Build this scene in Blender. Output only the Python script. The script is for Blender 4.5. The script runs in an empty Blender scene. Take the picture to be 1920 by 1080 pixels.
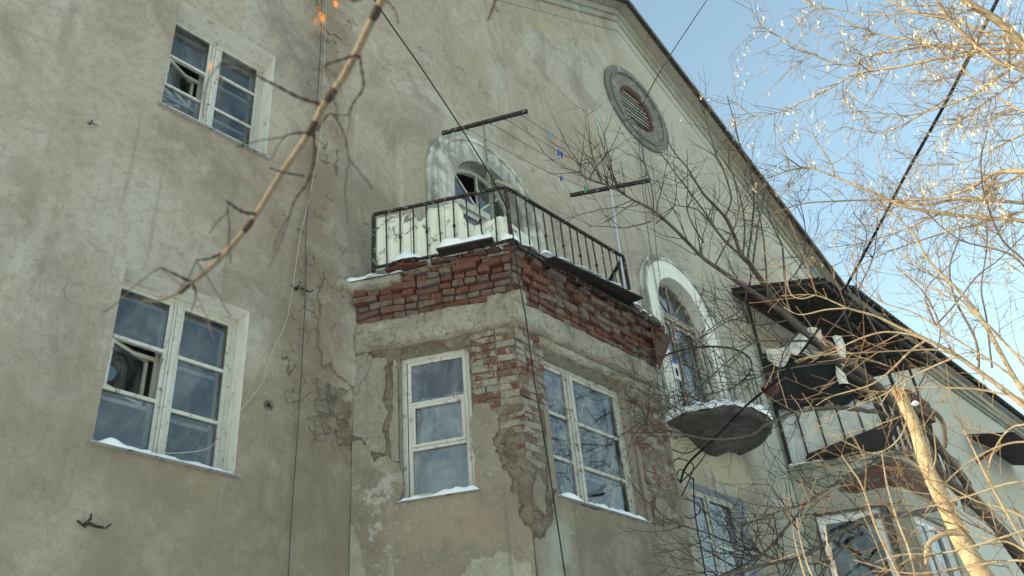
import bpy, bmesh, math, random
from mathutils import Vector, Matrix, noise
from mathutils.geometry import delaunay_2d_cdt, tessellate_polygon
R = math.radians
rnd = random.Random(11)
sc = bpy.context.scene
col = sc.collection

# ------------------------------------------------------------------ camera
cd = bpy.data.cameras.new('camera'); cam = bpy.data.objects.new('camera', cd); col.objects.link(cam)
YAW, PITCH, ROLL = R(48.732), R(33.292), R(-5.648)
fw = Vector((math.sin(YAW)*math.cos(PITCH), math.cos(YAW)*math.cos(PITCH), math.sin(PITCH)))
rt = Vector((math.cos(YAW), -math.sin(YAW), 0)); up = rt.cross(fw)
rt2 = math.cos(ROLL)*rt + math.sin(ROLL)*up
up2 = -math.sin(ROLL)*rt + math.cos(ROLL)*up
mw = Matrix((rt2, up2, -fw)).transposed().to_4x4(); mw.translation = (0, -6.4, 1.6)
cam.matrix_world = mw
cd.sensor_width = 36; cd.lens = 36*1663.2/1920
cd.clip_start = 0.05; cd.clip_end = 3000
cd.dof.use_dof = True; cd.dof.focus_distance = 9.5; cd.dof.aperture_fstop = 5.0
sc.camera = cam
# ------------------------------------------------------------------ sky, sun, exposure
SUN_EL, SUN_BACK = R(15), R(35)          # low winter sun from the left, just behind the facade plane
to_sun = Vector((-math.cos(SUN_BACK)*math.cos(SUN_EL), math.sin(SUN_BACK)*math.cos(SUN_EL), math.sin(SUN_EL)))
w = bpy.data.worlds.new('World'); sc.world = w; w.use_nodes = True
wn = w.node_tree; bg = wn.nodes['Background']
sk = wn.nodes.new('ShaderNodeTexSky'); sk.sky_type = 'NISHITA'; sk.sun_disc = False
sk.sun_elevation = SUN_EL; sk.sun_rotation = math.atan2(to_sun.x, to_sun.y)
sk.altitude = 150; sk.air_density = 1.25; sk.dust_density = 1.6; sk.ozone_density = 0.35
tint = wn.nodes.new('ShaderNodeMix'); tint.data_type = 'RGBA'; tint.blend_type = 'MULTIPLY'; tint.inputs[0].default_value = 1; tint.inputs[7].default_value = (1.03, 1.075, 1.0, 1)
wn.links.new(sk.outputs[0], tint.inputs[6]); wn.links.new(tint.outputs[2], bg.inputs[0]); bg.inputs[1].default_value = 0.15
sd = bpy.data.lights.new('sun', 'SUN'); sun = bpy.data.objects.new('sun', sd); col.objects.link(sun)
sd.energy = 3.0; sd.angle = R(0.5); sd.color = (1.0, 0.89, 0.71)
sun.rotation_euler = to_sun.to_track_quat('Z', 'Y').to_euler()
sc.view_settings.view_transform = 'Standard'; sc.view_settings.look = 'None'
sc.view_settings.gamma = 1.0; sc.view_settings.use_curve_mapping = False
sc.view_settings.exposure = 1.38
sc.cycles.max_bounces = 6; sc.cycles.transparent_max_bounces = 24; sc.cycles.caustics_reflective = False

# ------------------------------------------------------------------ material helper
class Mat:
    def __init__(s, name):
        s.m = bpy.data.materials.new(name); s.m.use_nodes = True
        s.t = s.m.node_tree; s.bsdf = s.t.nodes['Principled BSDF']
        s.pos = s.n('ShaderNodeNewGeometry').outputs['Position']
    def n(s, typ, **props):
        nd = s.t.nodes.new(typ)
        for k, v in props.items(): setattr(nd, k, v)
        return nd
    def set(s, sock, v):
        if hasattr(v, 'is_linked') or isinstance(v, bpy.types.NodeSocket): s.t.links.new(v, sock)
        else:
            if isinstance(v, (tuple, list)) and len(v) == 3 and sock.type == 'RGBA': v = (*v, 1)
            sock.default_value = v
    def map(s, vec, scale=(1, 1, 1), rot=(0, 0, 0), loc=(0, 0, 0)):
        nd = s.n('ShaderNodeMapping'); s.set(nd.inputs[0], vec)
        nd.inputs['Scale'].default_value = scale; nd.inputs['Rotation'].default_value = rot; nd.inputs['Location'].default_value = loc
        return nd.outputs[0]
    def noise(s, vec, scale, detail=4.0, rough=0.55, dist=0.0, color=False):
        nd = s.n('ShaderNodeTexNoise'); s.set(nd.inputs['Vector'], vec)
        nd.inputs['Scale'].default_value = scale; nd.inputs['Detail'].default_value = detail
        nd.inputs['Roughness'].default_value = rough; nd.inputs['Distortion'].default_value = dist
        return nd.outputs['Color' if color else 'Fac']
    def vor(s, vec, scale, feature='DISTANCE_TO_EDGE'):
        nd = s.n('ShaderNodeTexVoronoi', feature=feature); s.set(nd.inputs['Vector'], vec); nd.inputs['Scale'].default_value = scale
        return nd.outputs['Distance']
    def rng(s, v, a, b, c=0.0, d=1.0):
        nd = s.n('ShaderNodeMapRange', interpolation_type='SMOOTHSTEP'); s.set(nd.inputs[0], v)
        for i, x in enumerate((a, b, c, d)): nd.inputs[i+1].default_value = x
        return nd.outputs[0]
    def math(s, op, a, b=0.0):
        nd = s.n('ShaderNodeMath', operation=op); s.set(nd.inputs[0], a); s.set(nd.inputs[1], b); return nd.outputs[0]
    def mul(s, *a):
        r = a[0]
        for x in a[1:]: r = s.math('MULTIPLY', r, x)
        return r
    def mix(s, f, a, b):
        nd = s.n('ShaderNodeMix', data_type='RGBA'); s.set(nd.inputs[0], f); s.set(nd.inputs[6], a); s.set(nd.inputs[7], b); return nd.outputs[2]
    def ramp(s, f, *stops):
        nd = s.n('ShaderNodeValToRGB'); s.set(nd.inputs[0], f); e = nd.color_ramp.elements
        while len(e) < len(stops): e.new(0.5)
        for el, (p, c) in zip(e, stops): el.position = p; el.color = (*c, 1)
        return nd.outputs[0]
    def warp(s, vec, scale, amt):
        c = s.noise(vec, scale, 3, color=True)
        a = s.n('ShaderNodeVectorMath', operation='SUBTRACT'); s.set(a.inputs[0], c); a.inputs[1].default_value = (.5, .5, .5)
        b = s.n('ShaderNodeVectorMath', operation='SCALE'); s.set(b.inputs[0], a.outputs[0]); b.inputs['Scale'].default_value = amt
        d = s.n('ShaderNodeVectorMath', operation='ADD'); s.set(d.inputs[0], vec); s.set(d.inputs[1], b.outputs[0]); return d.outputs[0]
    def xyz(s, vec):
        nd = s.n('ShaderNodeSeparateXYZ'); s.set(nd.inputs[0], vec); return nd.outputs
    def box(s, xyz, x0, x1, z0, z1, soft=0.2):
        f = [s.rng(xyz[0], x0-soft, x0+soft), s.rng(xyz[0], x1+soft, x1-soft), s.rng(xyz[2], z0-soft, z0+soft), s.rng(xyz[2], z1+soft, z1-soft)]
        return s.mul(*f)
    def bump(s, h, strength=0.5, dist=0.01, nrm=None):
        nd = s.n('ShaderNodeBump'); s.set(nd.inputs['Height'], h)
        nd.inputs['Strength'].default_value = strength; nd.inputs['Distance'].default_value = dist
        if nrm is not None: s.set(nd.inputs['Normal'], nrm)
        return nd.outputs[0]
    def out(s, color, rough=0.9, nrm=None, spec=0.3, metal=0.0):
        b = s.bsdf; s.set(b.inputs['Base Color'], color); s.set(b.inputs['Roughness'], rough)
        b.inputs['Specular IOR Level'].default_value = spec; b.inputs['Metallic'].default_value = metal
        if nrm is not None: s.set(b.inputs['Normal'], nrm)
        return s.m
    def obj(s): return s.n('ShaderNodeTexCoord').outputs['Object']
    def rand(s): return s.n('ShaderNodeObjectInfo').outputs['Random']

def plaster(name, base, green, dark, kind):
    m = Mat(name); P = m.pos; W = m.warp(P, 1.4, 0.9); X = m.xyz(W)
    c = m.mix(m.rng(m.noise(P, 0.42, 5, .6, .6), .40, .62), base, green)
    c = m.mix(m.mul(m.rng(m.noise(m.map(P, (1, 1, .8), loc=(7, 3, 2)), 1.1, 8, .68, .8), .46, .68), .68), c, dark)
    # rain streaks
    brk = m.rng(m.noise(P, 1.9, 4), .50, .60)
    st = m.noise(m.map(P, (3.2, 3.2, .22)), 1.0, 6, .6, .4)
    c = m.mix(m.mul(m.rng(st, .52, .72), m.rng(m.noise(P, .5, 3), .4, .65), .35), c, dark)
    st2 = m.noise(m.map(P, (4.0, 4.0, .16), loc=(4, 1, 9)), 1.0, 5, .55, .3)
    c = m.mix(m.mul(m.rng(st2, .58, .74), .35), c, (.50, .50, .45))
    st3 = m.noise(m.map(P, (6.5, 6.5, .13), loc=(2, 5, 3)), 1.0, 6, .65, .5)
    c = m.mix(m.mul(m.rng(st3, .54, .68), m.rng(m.noise(m.map(P, loc=(3, 3, 7)), .45, 3, .6), .44, .58), .55), c, tuple(x*.8 for x in dark))
    # trowel smears and pale efflorescence
    sm = m.noise(m.map(W, (1.6, 1.6, 3.6), rot=(0, R(38), 0)), 1.3, 9, .7, 1.2)
    c = m.mix(m.mul(m.rng(sm, .60, .74), m.rng(m.noise(P, .8, 2, .5), .46, .62), .55), c, (.53, .52, .46))
    c = m.mix(m.mul(m.rng(m.noise(P, 11, 8, .78), .45, .66), .50), c, dark)
    sc_ = m.noise(m.map(m.warp(P, 2.5, .25), (3, 3, 15), rot=(0, R(52), 0)), 1.5, 8, .72)
    c = m.mix(m.mul(m.rng(sc_, .60, .70), m.rng(m.noise(m.map(P, loc=(4, 4, 9)), 1.3, 3, .6), .45, .6), .42), c, (.52, .50, .44))
    c = m.mix(m.mul(m.rng(m.noise(P, 46, 4, .7), .54, .70), .34), c, (.10, .09, .075))
    c = m.mix(m.mul(m.rng(m.vor(m.warp(P, 7, .2), 5, 'F1'), .055, .02), m.rng(m.noise(P, 1.7, 3), .48, .58), .8), c, (.05, .045, .04))
    c = m.mix(m.mul(m.rng(m.noise(m.map(W, (2.5, 2.5, 5), rot=(0, R(-30), 0), loc=(6, 2, 1)), 2.2, 9, .75, 1.0), .60, .68), m.rng(m.noise(m.map(P, loc=(9, 1, 1)), .9, 2), .5, .62), .5), c, (.50, .50, .45))
    c = m.mix(m.mul(m.rng(m.noise(m.map(P, loc=(3, 8, 5)), 30, 3, .7), .58, .72), .30), c, (.54, .53, .48))
    # old blue-green paint showing in small spots
    c = m.mix(m.mul(m.rng(m.noise(m.map(P, (1, 1, .5), loc=(1, 1, 4)), 1.6, 5, .6, .5), .66, .72), .5), c, (.36, .43, .38))
    c = m.mix(m.mul(m.rng(m.noise(m.map(P, loc=(11, 2, 4)), .9, 4, .6, .5), .62, .75), .5), c, (.36, .31, .17))
    rough_h = 0.0
    cr_mask = m.mul(m.rng(m.noise(m.map(P, loc=(5, 5, 5)), .55, 3, .5), .56, .64), brk)
    if kind == 'facade':
        band = m.box(X, 3.95, 4.62, 5.0, 13.5, .22)          # rough scar of a lost downpipe
        c = m.mix(m.mul(band, m.rng(m.noise(P, 2.2, 7, .7), .33, .58), .85), c, (.20, .160, .12))
        cr_mask = m.math('MAXIMUM', cr_mask, m.mul(band, brk))
        for b, cc, f in [((2.3, 3.8, 7.30, 8.02, .25), (.20, .165, .12), .75), ((4.9, 7.2, 11.2, 13.2, .6), (.27, .21, .155), .55), ((1.2, 2.2, 6.4, 8.2, .5), (.27, .22, .165), .5), ((2.6, 3.9, 6.7, 7.3, .3), (.27, .215, .15), .5), ((8.6, 10.2, 11.0, 12.6, .5), (.29, .235, .175), .5), ((3.5, 4.3, 9.3, 10.4, .3), (.13, .125, .115), .65),
                         ((3.6, 4.75, 2.5, 5.6, .35), (.18, .15, .112), .75), ((4.25, 4.9, 4.9, 5.62, .12), (.20, .155, .115), .8),
                         ((2.5, 3.4, 4.1, 4.5, .15), (.31, .24, .13), .5), ((4.5, 5.2, 7.0, 8.6, .3), (.185, .16, .125), .6), ((3.7, 4.3, 5.9, 8.2, .25), (.19, .155, .115), .5), ((2.4, 3.6, 3.2, 4.5, .25), (.19, .165, .12), .5), ((1.8, 2.4, 4.5, 6.2, .25), (.215, .185, .14), .45), ((2.5, 3.6, 6.2, 6.6, .2), (.23, .18, .14), .45)]:
            c = m.mix(m.mul(m.box(X, *b), m.rng(m.noise(P, 3.1, 6, .7), .3, .62), f), c, cc)
        # damp dark line under the round vent, pale shoulders above the arches
        c = m.mix(m.mul(m.box(X, 11.2, 11.95, 10.1, 13.0, .25), .55), c, (.19, .18, .16))
        c = m.mix(m.mul(m.box(X, 5.0, 9.6, 10.2, 10.9, .5), m.rng(sm, .42, .62), .5), c, (.50, .49, .43))
        c = m.mix(m.mul(m.rng(X[0], 12.6, 14.0), m.rng(X[2], 10.2, 8.6), .8), c, (.44, .455, .395))
        c = m.mix(m.mul(m.box(X, 10.2, 12.3, 6.2, 7.1, .25), .6), c, (.47, .43, .29))
        c = m.mix(m.mul(m.rng(X[0], 15.5, 17.0), .7), c, (.56, .55, .49))
        c = m.mix(m.mul(m.rng(m.math('ADD', m.math('MULTIPLY', X[0], .577), X[2]), 22.0, 23.2), m.rng(X[0], 11, 12), .5), c, (.43, .44, .38))
    if kind == 'facade':
        c = m.mix(m.mul(m.rng(X[2], 6.2, 4.2), m.rng(m.noise(P, 1.6, 6, .65), .25, .6), .62), c, (.185, .165, .122))
        c = m.mix(m.mul(m.rng(X[0], 9.5, 12.5), m.rng(X[2], 8.5, 10.5), .45), c, (.44, .42, .355))
    if kind == 'bay':
        c = m.mix(m.mul(m.box(X, 5.72, 6.15, 1, 4.2, .12), m.rng(m.noise(P, 2.6, 6, .65), .40, .56), .6), c, (.33, .375, .32))
        c = m.mix(m.mul(m.box(X, 6.4, 8.2, 2.5, 4.35, .25), m.rng(m.noise(P, 2.6, 6, .6), .38, .58), .85), c, (.165, .135, .10))
        c = m.mix(m.mul(m.box(X, 4.6, 5.0, 2, 5.3, .08), m.rng(m.noise(P, 5, 7, .7), .52, .60), .6), c, (.44, .43, .38))
        c = m.mix(m.mul(m.box(X, 4.9, 5.6, 4.0, 4.5, .12), .4), c, (.32, .25, .17))
    crk = m.vor(m.warp(m.warp(P, 2.4, .5), 9, .09), 1.5)
    crk2 = m.vor(m.warp(m.warp(P, 3.4, .4), 11, .08), 4.5)
    wand = m.math('ABSOLUTE', m.math('SUBTRACT', m.noise(m.map(P, (1, 1, .8), loc=(3, 1, 2)), 1.0, 4, .52, .2), .5))
    wand2 = m.math('ABSOLUTE', m.math('SUBTRACT', m.noise(m.map(P, (1, 1, .6), loc=(8, 4, 6)), 2.6, 4, .55, .3), .5))
    line = m.mul(m.rng(wand, .0028, .0006), m.rng(m.noise(m.map(P, loc=(2, 6, 8)), .6, 2, .5), .60, .64), .7)
    if kind != 'facade': line = m.math('MAXIMUM', line, m.mul(m.rng(crk2, .016, .004), m.rng(m.noise(m.map(P, loc=(2, 7, 1)), .7, 3), .62, .68), brk, .7))
    if kind == 'facade': line = m.math('MAXIMUM', line, m.mul(m.rng(wand2, .010, .002), band, m.rng(m.noise(P, 2.4, 3), .54, .60)))
    c = m.mix(m.mul(line, .75), c, (.07, .06, .05))
    h = m.math('ADD', m.mul(m.noise(P, 3.0, 6, .6), .9), m.mul(m.noise(P, 24, 5, .65), .16))
    h = m.math('ADD', h, m.mul(m.rng(m.noise(P, 9, 5, .65), .35, .6), .12))
    h = m.math('SUBTRACT', h, m.mul(line, .5))
    return m.out(c, .95, m.bump(h, .8, .06), .15)

MT = {}
MT['facade'] = plaster('facade_plaster', (.352, .300, .238), (.396, .370, .312), (.190, .160, .125), 'facade')
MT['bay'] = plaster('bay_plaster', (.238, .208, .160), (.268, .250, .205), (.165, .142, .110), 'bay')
MT['pale'] = plaster('pale_green_plaster', (.32, .31, .25), (.36, .375, .315), (.20, .185, .145), 'pale')

def mortar():
    m = Mat('rough_undercoat'); P = m.pos
    c = m.ramp(m.noise(P, 5, 8, .7, .6), (.25, (.105, .085, .065)), (.46, (.17, .142, .108)), (.62, (.225, .195, .15)), (.8, (.30, .275, .23)))
    c = m.mix(m.mul(m.rng(m.noise(P, 2.1, 4), .55, .66), .45), c, (.17, .10, .072))
    crk = m.vor(m.warp(m.warp(P, 5, .35), 18, .08), 5.5)
    c = m.mix(m.mul(m.rng(crk, .03, .005), m.rng(m.noise(P, 3, 4), .52, .62), .7), c, (.05, .04, .03))
    h = m.math('ADD', m.noise(P, 9, 8, .7), m.mul(m.rng(crk, 0, .06), .3))
    return m.out(c, .97, m.bump(h, .9, .05), .1)
MT['mortar'] = mortar()

def concrete():
    m = Mat('crumbling_concrete'); P = m.pos
    c = m.ramp(m.noise(P, 3.5, 8, .72, .4), (.28, (.16, .145, .115)), (.5, (.30, .28, .225)), (.75, (.42, .40, .335)))
    c = m.mix(m.mul(m.rng(m.noise(P, 19, 5, .75), .50, .66), .65), c, (.095, .085, .072))
    h = m.math('ADD', m.noise(P, 7, 9, .72), m.mul(m.noise(P, 38, 4, .7), .35))
    return m.out(c, .95, m.bump(h, .9, .035), .1)
MT['concrete'] = concrete()

def brick(name, limed):
    m = Mat(name); O = m.obj(); at = m.n('ShaderNodeAttribute', attribute_name='shade'); r = m.math('FRACT', m.math('ADD', m.rand(), at.outputs['Fac']))
    V = m.n('ShaderNodeVectorMath', operation='ADD'); m.set(V.inputs[0], O)
    cmb = m.n('ShaderNodeCombineXYZ'); m.set(cmb.inputs[0], m.mul(r, 37.0)); m.set(cmb.inputs[1], m.mul(r, 91.0)); m.set(V.inputs[1], cmb.outputs[0]); V = V.outputs[0]
    c = m.ramp(r, (0, (.115, .052, .042)), (.25, (.150, .062, .048)), (.45, (.125, .066, .054)), (.60, (.165, .060, .042)), (.68, (.115, .068, .056)), (1, (.155, .085, .068)))
    c = m.mix(m.mul(m.rng(m.noise(V, 12, 6, .7), .4, .7), .5), c, (.075, .045, .038))
    r2 = m.math('FRACT', m.mul(r, 13.37))
    amt = m.rng(r2, .2 if limed else .35, 1.0)
    lim = m.rng(m.math('ADD', m.noise(m.pos if limed else V, 7 if limed else 8, 8, .72, .8), m.mul(m.math('SUBTRACT', amt, .5), .16 if limed else .28)), .40 if limed else .43, .50 if limed else .62)
    c = m.mix(m.mul(lim, .92 if limed else .75), c, m.ramp(m.noise(V, 20, 5, .7), (.3, (.20, .178, .145) if limed else (.125, .108, .09)), (.7, (.34, .325, .28) if limed else (.235, .212, .18))))
    if limed: c = m.mix(m.mul(m.rng(m.noise(m.pos, 5, 6, .7), .52, .62), m.rng(m.xyz(m.pos)[2], 5.5, 5.0), .9), c, (.17, .142, .108))
    c = m.mix(m.mul(m.rng(m.noise(m.map(V, (60, 60, 3)), 1, 3), .55, .7), .35), c, (.26, .225, .19))
    h = m.math('ADD', m.noise(V, 18, 6, .7), m.mul(m.rng(m.noise(m.map(V, (55, 55, 2)), 1, 2), .4, .6), m.rng(r2, .5, .7), .5))
    return m.out(c, .95, m.bump(h, .8, .02), .12)
MT['brick'] = brick('old_brick', False); MT['limed'] = brick('limewashed_brick', True)

def paint(name, top, under, amount=.5, scale=14, rough=.6):
    m = Mat(name); P = m.pos
    f = m.rng(m.noise(P, scale, 7, .7, .5), amount, amount+.07)
    c = m.mix(m.mul(m.rng(m.noise(P, 5, 5, .65), .4, .75), .5), top, tuple(x*.72 for x in top))
    c = m.mix(m.mul(m.rng(m.noise(m.map(P, (20, 20, 1.2)), 1, 4), .5, .72), .3), c, tuple(x*.5 for x in top))
    c = m.mix(f, c, under)
    return m.out(c, rough, m.bump(m.math('ADD', m.mul(f, -.6), m.noise(P, 30, 5)), .5, .006), .3)
MT['white'] = paint('chipped_white_paint', (.49, .49, .445), (.20, .165, .13), .575, 16)
MT['white_old'] = paint('old_white_paint', (.45, .45, .405), (.19, .15, .115), .55, 18)
MT['lime'] = paint('limewash', (.68, .67, .61), (.34, .31, .26), .60, 4, .9)
def stained():
    m = Mat('stained_limewash'); P = m.pos
    f = m.math('ADD', m.mul(m.noise(P, 1.7, 8, .7, .5), .7), m.mul(m.noise(m.map(P, (9, 9, 1.5)), 1, 5, .6), .3))
    c = m.ramp(f, (.36, (.13, .125, .11)), (.48, (.27, .265, .235)), (.56, (.50, .49, .445)), (.70, (.60, .59, .535)))
    c = m.mix(m.mul(m.rng(m.noise(P, 24, 5, .7), .56, .66), .5), c, (.17, .155, .13))
    return m.out(c, .95, m.bump(m.noise(P, 14, 7, .7), .5, .015), .15)
MT['lime_bad'] = stained()
MT['bluewhite'] = paint('bluish_whitewash', (.42, .46, .50), (.27, .28, .29), .66, 5, .9)
MT['brownwood'] = paint('peeling_brown_wood', (.20, .145, .105), (.46, .43, .38), .50, 16)
MT['plastic'] = Mat('white_plastic_frame').out((.70, .70, .68), .35, None, .5)
MT['greywood'] = paint('weathered_wood', (.30, .27, .22), (.14, .11, .085), .55, 18)
MT['rust'] = paint('rusty_iron', (.030, .023, .019), (.27, .265, .24), .56, 24, .8)
MT['rustred'] = paint('red_rust', (.11, .050, .032), (.05, .035, .03), .55, 22, .9)
MT['dark'] = paint('dark_iron', (.030, .026, .023), (.075, .052, .040), .56, 9, .65)
MT['sheet'] = paint('dark_sheet', (.035, .025, .022), (.075, .04, .03), .58, 6, .8)
MT['cream'] = paint('peeling_cream_paint', (.66, .69, .59), (.16, .165, .15), .540, 6.5, .6)
MT['reveal'] = paint('whitewashed_reveal', (.70, .69, .62), (.42, .40, .34), .60, 7, .9)
MT['joint'] = Mat('dark_joint').out((.075, .062, .05), .95, None, .1)  # dark mortar, its tone lowered to stand for shadow in the brick gaps
MT['slate'] = paint('grey_slate_sheet', (.22, .22, .21), (.12, .12, .11), .55, 5, .9)
MT['greenbar'] = paint('pale_green_iron', (.20, .23, .19), (.07, .05, .04), .52, 26, .7)
MT['bluepole'] = Mat('pale_blue_pole').out((.42, .48, .55), .6)
MT['cable'] = Mat('black_cable').out((.012, .012, .013), .5)
MT['wire'] = Mat('grey_wire').out((.06, .055, .05), .6)
MT['palewire'] = Mat('pale_wire').out((.42, .40, .34), .7)
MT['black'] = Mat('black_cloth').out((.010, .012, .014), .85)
MT['tarp'] = paint('pale_sheet', (.52, .55, .52), (.36, .38, .36), .6, 3, .8)
MT['stripe'] = Mat('white_cloth').out((.62, .62, .57), .9)
MT['blue'] = Mat('blue_plastic').out((.02, .10, .42), .4); MT['lightblue'] = Mat('light_blue_plastic').out((.10, .33, .60), .4)
MT['green'] = Mat('green_plastic').out((.04, .36, .10), .4); MT['pink'] = Mat('dried_flower').out((.30, .03, .09), .8)
MT['disc'] = Mat('pale_blue_plastic').out((.22, .50, .68), .4)
MT['room'] = paint('room_wall', (.16, .17, .18), (.10, .11, .12), .55, 2, .9)
MT['curtain'] = paint('net_curtain', (.30, .36, .41), (.16, .20, .25), .50, 2.2, .9)
MT['leafgreen'] = Mat('house_plant').out((.06, .13, .05), .6)
def snow():
    m = Mat('snow'); P = m.pos
    return m.out((.82, .84, .87), .6, m.bump(m.noise(P, 30, 5), .3, .01), .3)
MT['snow'] = snow()
def glass(name, dirt, tint):
    m = Mat(name); t = m.t; P = m.pos
    wv = m.bump(m.noise(P, 2.2, 2, .4), .16, .02)
    gl = m.n('ShaderNodeBsdfGlossy'); gl.inputs['Roughness'].default_value = .015; m.set(gl.inputs['Normal'], wv); gl.inputs['Color'].default_value = (.95, .97, 1, 1)
    tr = m.n('ShaderNodeBsdfTransparent'); tr.inputs[0].default_value = (*tint, 1)
    fr = m.n('ShaderNodeFresnel'); fr.inputs[0].default_value = 1.75; m.set(fr.inputs['Normal'], wv)
    a = m.n('ShaderNodeMixShader'); m.set(a.inputs[0], fr.outputs[0]); m.set(a.inputs[1], tr.outputs[0]); m.set(a.inputs[2], gl.outputs[0])
    df = m.n('ShaderNodeBsdfDiffuse'); df.inputs[0].default_value = (.42, .45, .46, 1)
    b = m.n('ShaderNodeMixShader')
    m.set(b.inputs[0], m.mul(m.rng(m.noise(m.map(P, (1, 1, .6)), 3.2, 8, .7, .6), .38, .8), dirt)); m.set(b.inputs[1], a.outputs[0]); m.set(b.inputs[2], df.outputs[0])
    t.links.new(b.outputs[0], t.nodes['Material Output'].inputs[0])
    return m.m
MT['glass'] = glass('window_glass', .35, (.86, .90, .92)); MT['glass_dirty'] = glass('dusty_window_glass', .7, (.84, .89, .92))
MT['glass_clean'] = glass('dark_window_glass', .30, (.8, .85, .88))
def bark(name, a, b, d, sc1):
    m = Mat(name); P = m.pos
    c = m.ramp(m.noise(P, sc1, 6, .65), (.3, a), (.7, b))
    c = m.mix(m.mul(m.rng(m.noise(P, sc1*2.7, 5, .7), .56, .68), .7), c, d)
    return m.out(c, .85, m.bump(m.noise(P, sc1*2, 6, .7), .5, .012), .2)
MT['bark_dark'] = bark('grey_brown_bark', (.070, .056, .045), (.125, .103, .082), (.040, .031, .025), 9)
MT['bark_gold'] = bark('tan_bark', (.24, .185, .11), (.36, .29, .185), (.13, .075, .04), 14)
MT['ring'] = paint('dark_weathered_cement', (.150, .145, .128), (.27, .265, .235), .54, 5, .95)
MT['slab'] = paint('sooty_concrete', (.105, .10, .085), (.065, .06, .052), .50, 4, .95)
MT['tin'] = paint('dull_tin', (.34, .34, .32), (.12, .09, .07), .55, 16, .6)
def trunk_bark():
    m = Mat('pale_tan_bark'); P = m.pos
    c = m.ramp(m.noise(m.map(P, (1, 1, .45)), 16, 8, .72, .5), (.3, (.24, .18, .10)), (.5, (.40, .325, .20)), (.72, (.52, .45, .31)))
    c = m.mix(m.mul(m.rng(m.noise(m.map(P, (1, 1, 2.6), rot=(0, R(18), 0)), 17, 5, .7, .6), .57, .66), .8), c, (.15, .085, .045))
    c = m.mix(m.mul(m.rng(m.vor(m.warp(P, 9, .1), 5.5, 'F1'), .16, .07), .85), c, (.10, .055, .03))
    h = m.math('ADD', m.noise(m.map(P, (1, 1, .5)), 30, 8, .75), m.mul(m.noise(P, 8, 4), .8))
    return m.out(c, .85, m.bump(h, .9, .012), .15)
MT['bark_trunk'] = trunk_bark()
MT['bark_fore'] = bark('dark_glossy_bark', (.125, .098, .066), (.20, .16, .105), (.045, .033, .024), 45)
MT['bark_node'] = bark('dark_bark_node', (.030, .022, .017), (.055, .041, .031), (.02, .015, .012), 40)
MT['cutwood'] = bark('split_wood', (.36, .23, .11), (.48, .33, .18), (.24, .13, .06), 30)
MT['twig_dark'] = Mat('dark_twig').out((.042, .032, .027), .8, None, .2)
MT['twig_gold'] = Mat('tan_twig').out((.20, .145, .085), .7, None, .2)
MT['twig_orange'] = Mat('orange_twig').out((.17, .10, .052), .7, None, .2)
MT['seed'] = Mat('dry_seed').out((.56, .47, .31), .8, None, .1)
MT['leaf'] = Mat('dry_leaf').out((.42, .16, .04), .8, None, .1)

# ------------------------------------------------------------------ geometry helpers
class Fr:                                  # a wall plane: s runs along it, z is up, o points out of it
    def __init__(s, o, ex, n): s.o = Vector((*o, 0)); s.ex = Vector((*ex, 0)).normalized(); s.n = Vector((*n, 0)).normalized()
    def p(s, a, z, o=0.0): return s.o + s.ex*a + s.n*o + Vector((0, 0, z))
CX, CY = .87, 1.4
LC = math.hypot(CX, CY)
FAC = Fr((0, 0), (1, 0), (0, -1))
CANT = Fr((4.78, 0), (CX, -CY), (-CY, -CX)); FRONT = Fr((0, -1.4), (1, 0), (0, -1)); CANTR = Fr((8.10, -1.4), (CX, CY), (CY, -CX))
RCANT = Fr((14.03, 0), (CX, -CY), (-CY, -CX)); RFRONT = Fr((0, -1.4), (1, 0), (0, -1)); RCANTR = Fr((17.35, -1.4), (CX, CY), (CY, -CX))
LOC = {}
def nz(p, s=1.0, seed=0.0): return noise.noise(Vector(p)*s + Vector((seed, seed*1.7, seed*.3)))

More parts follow.
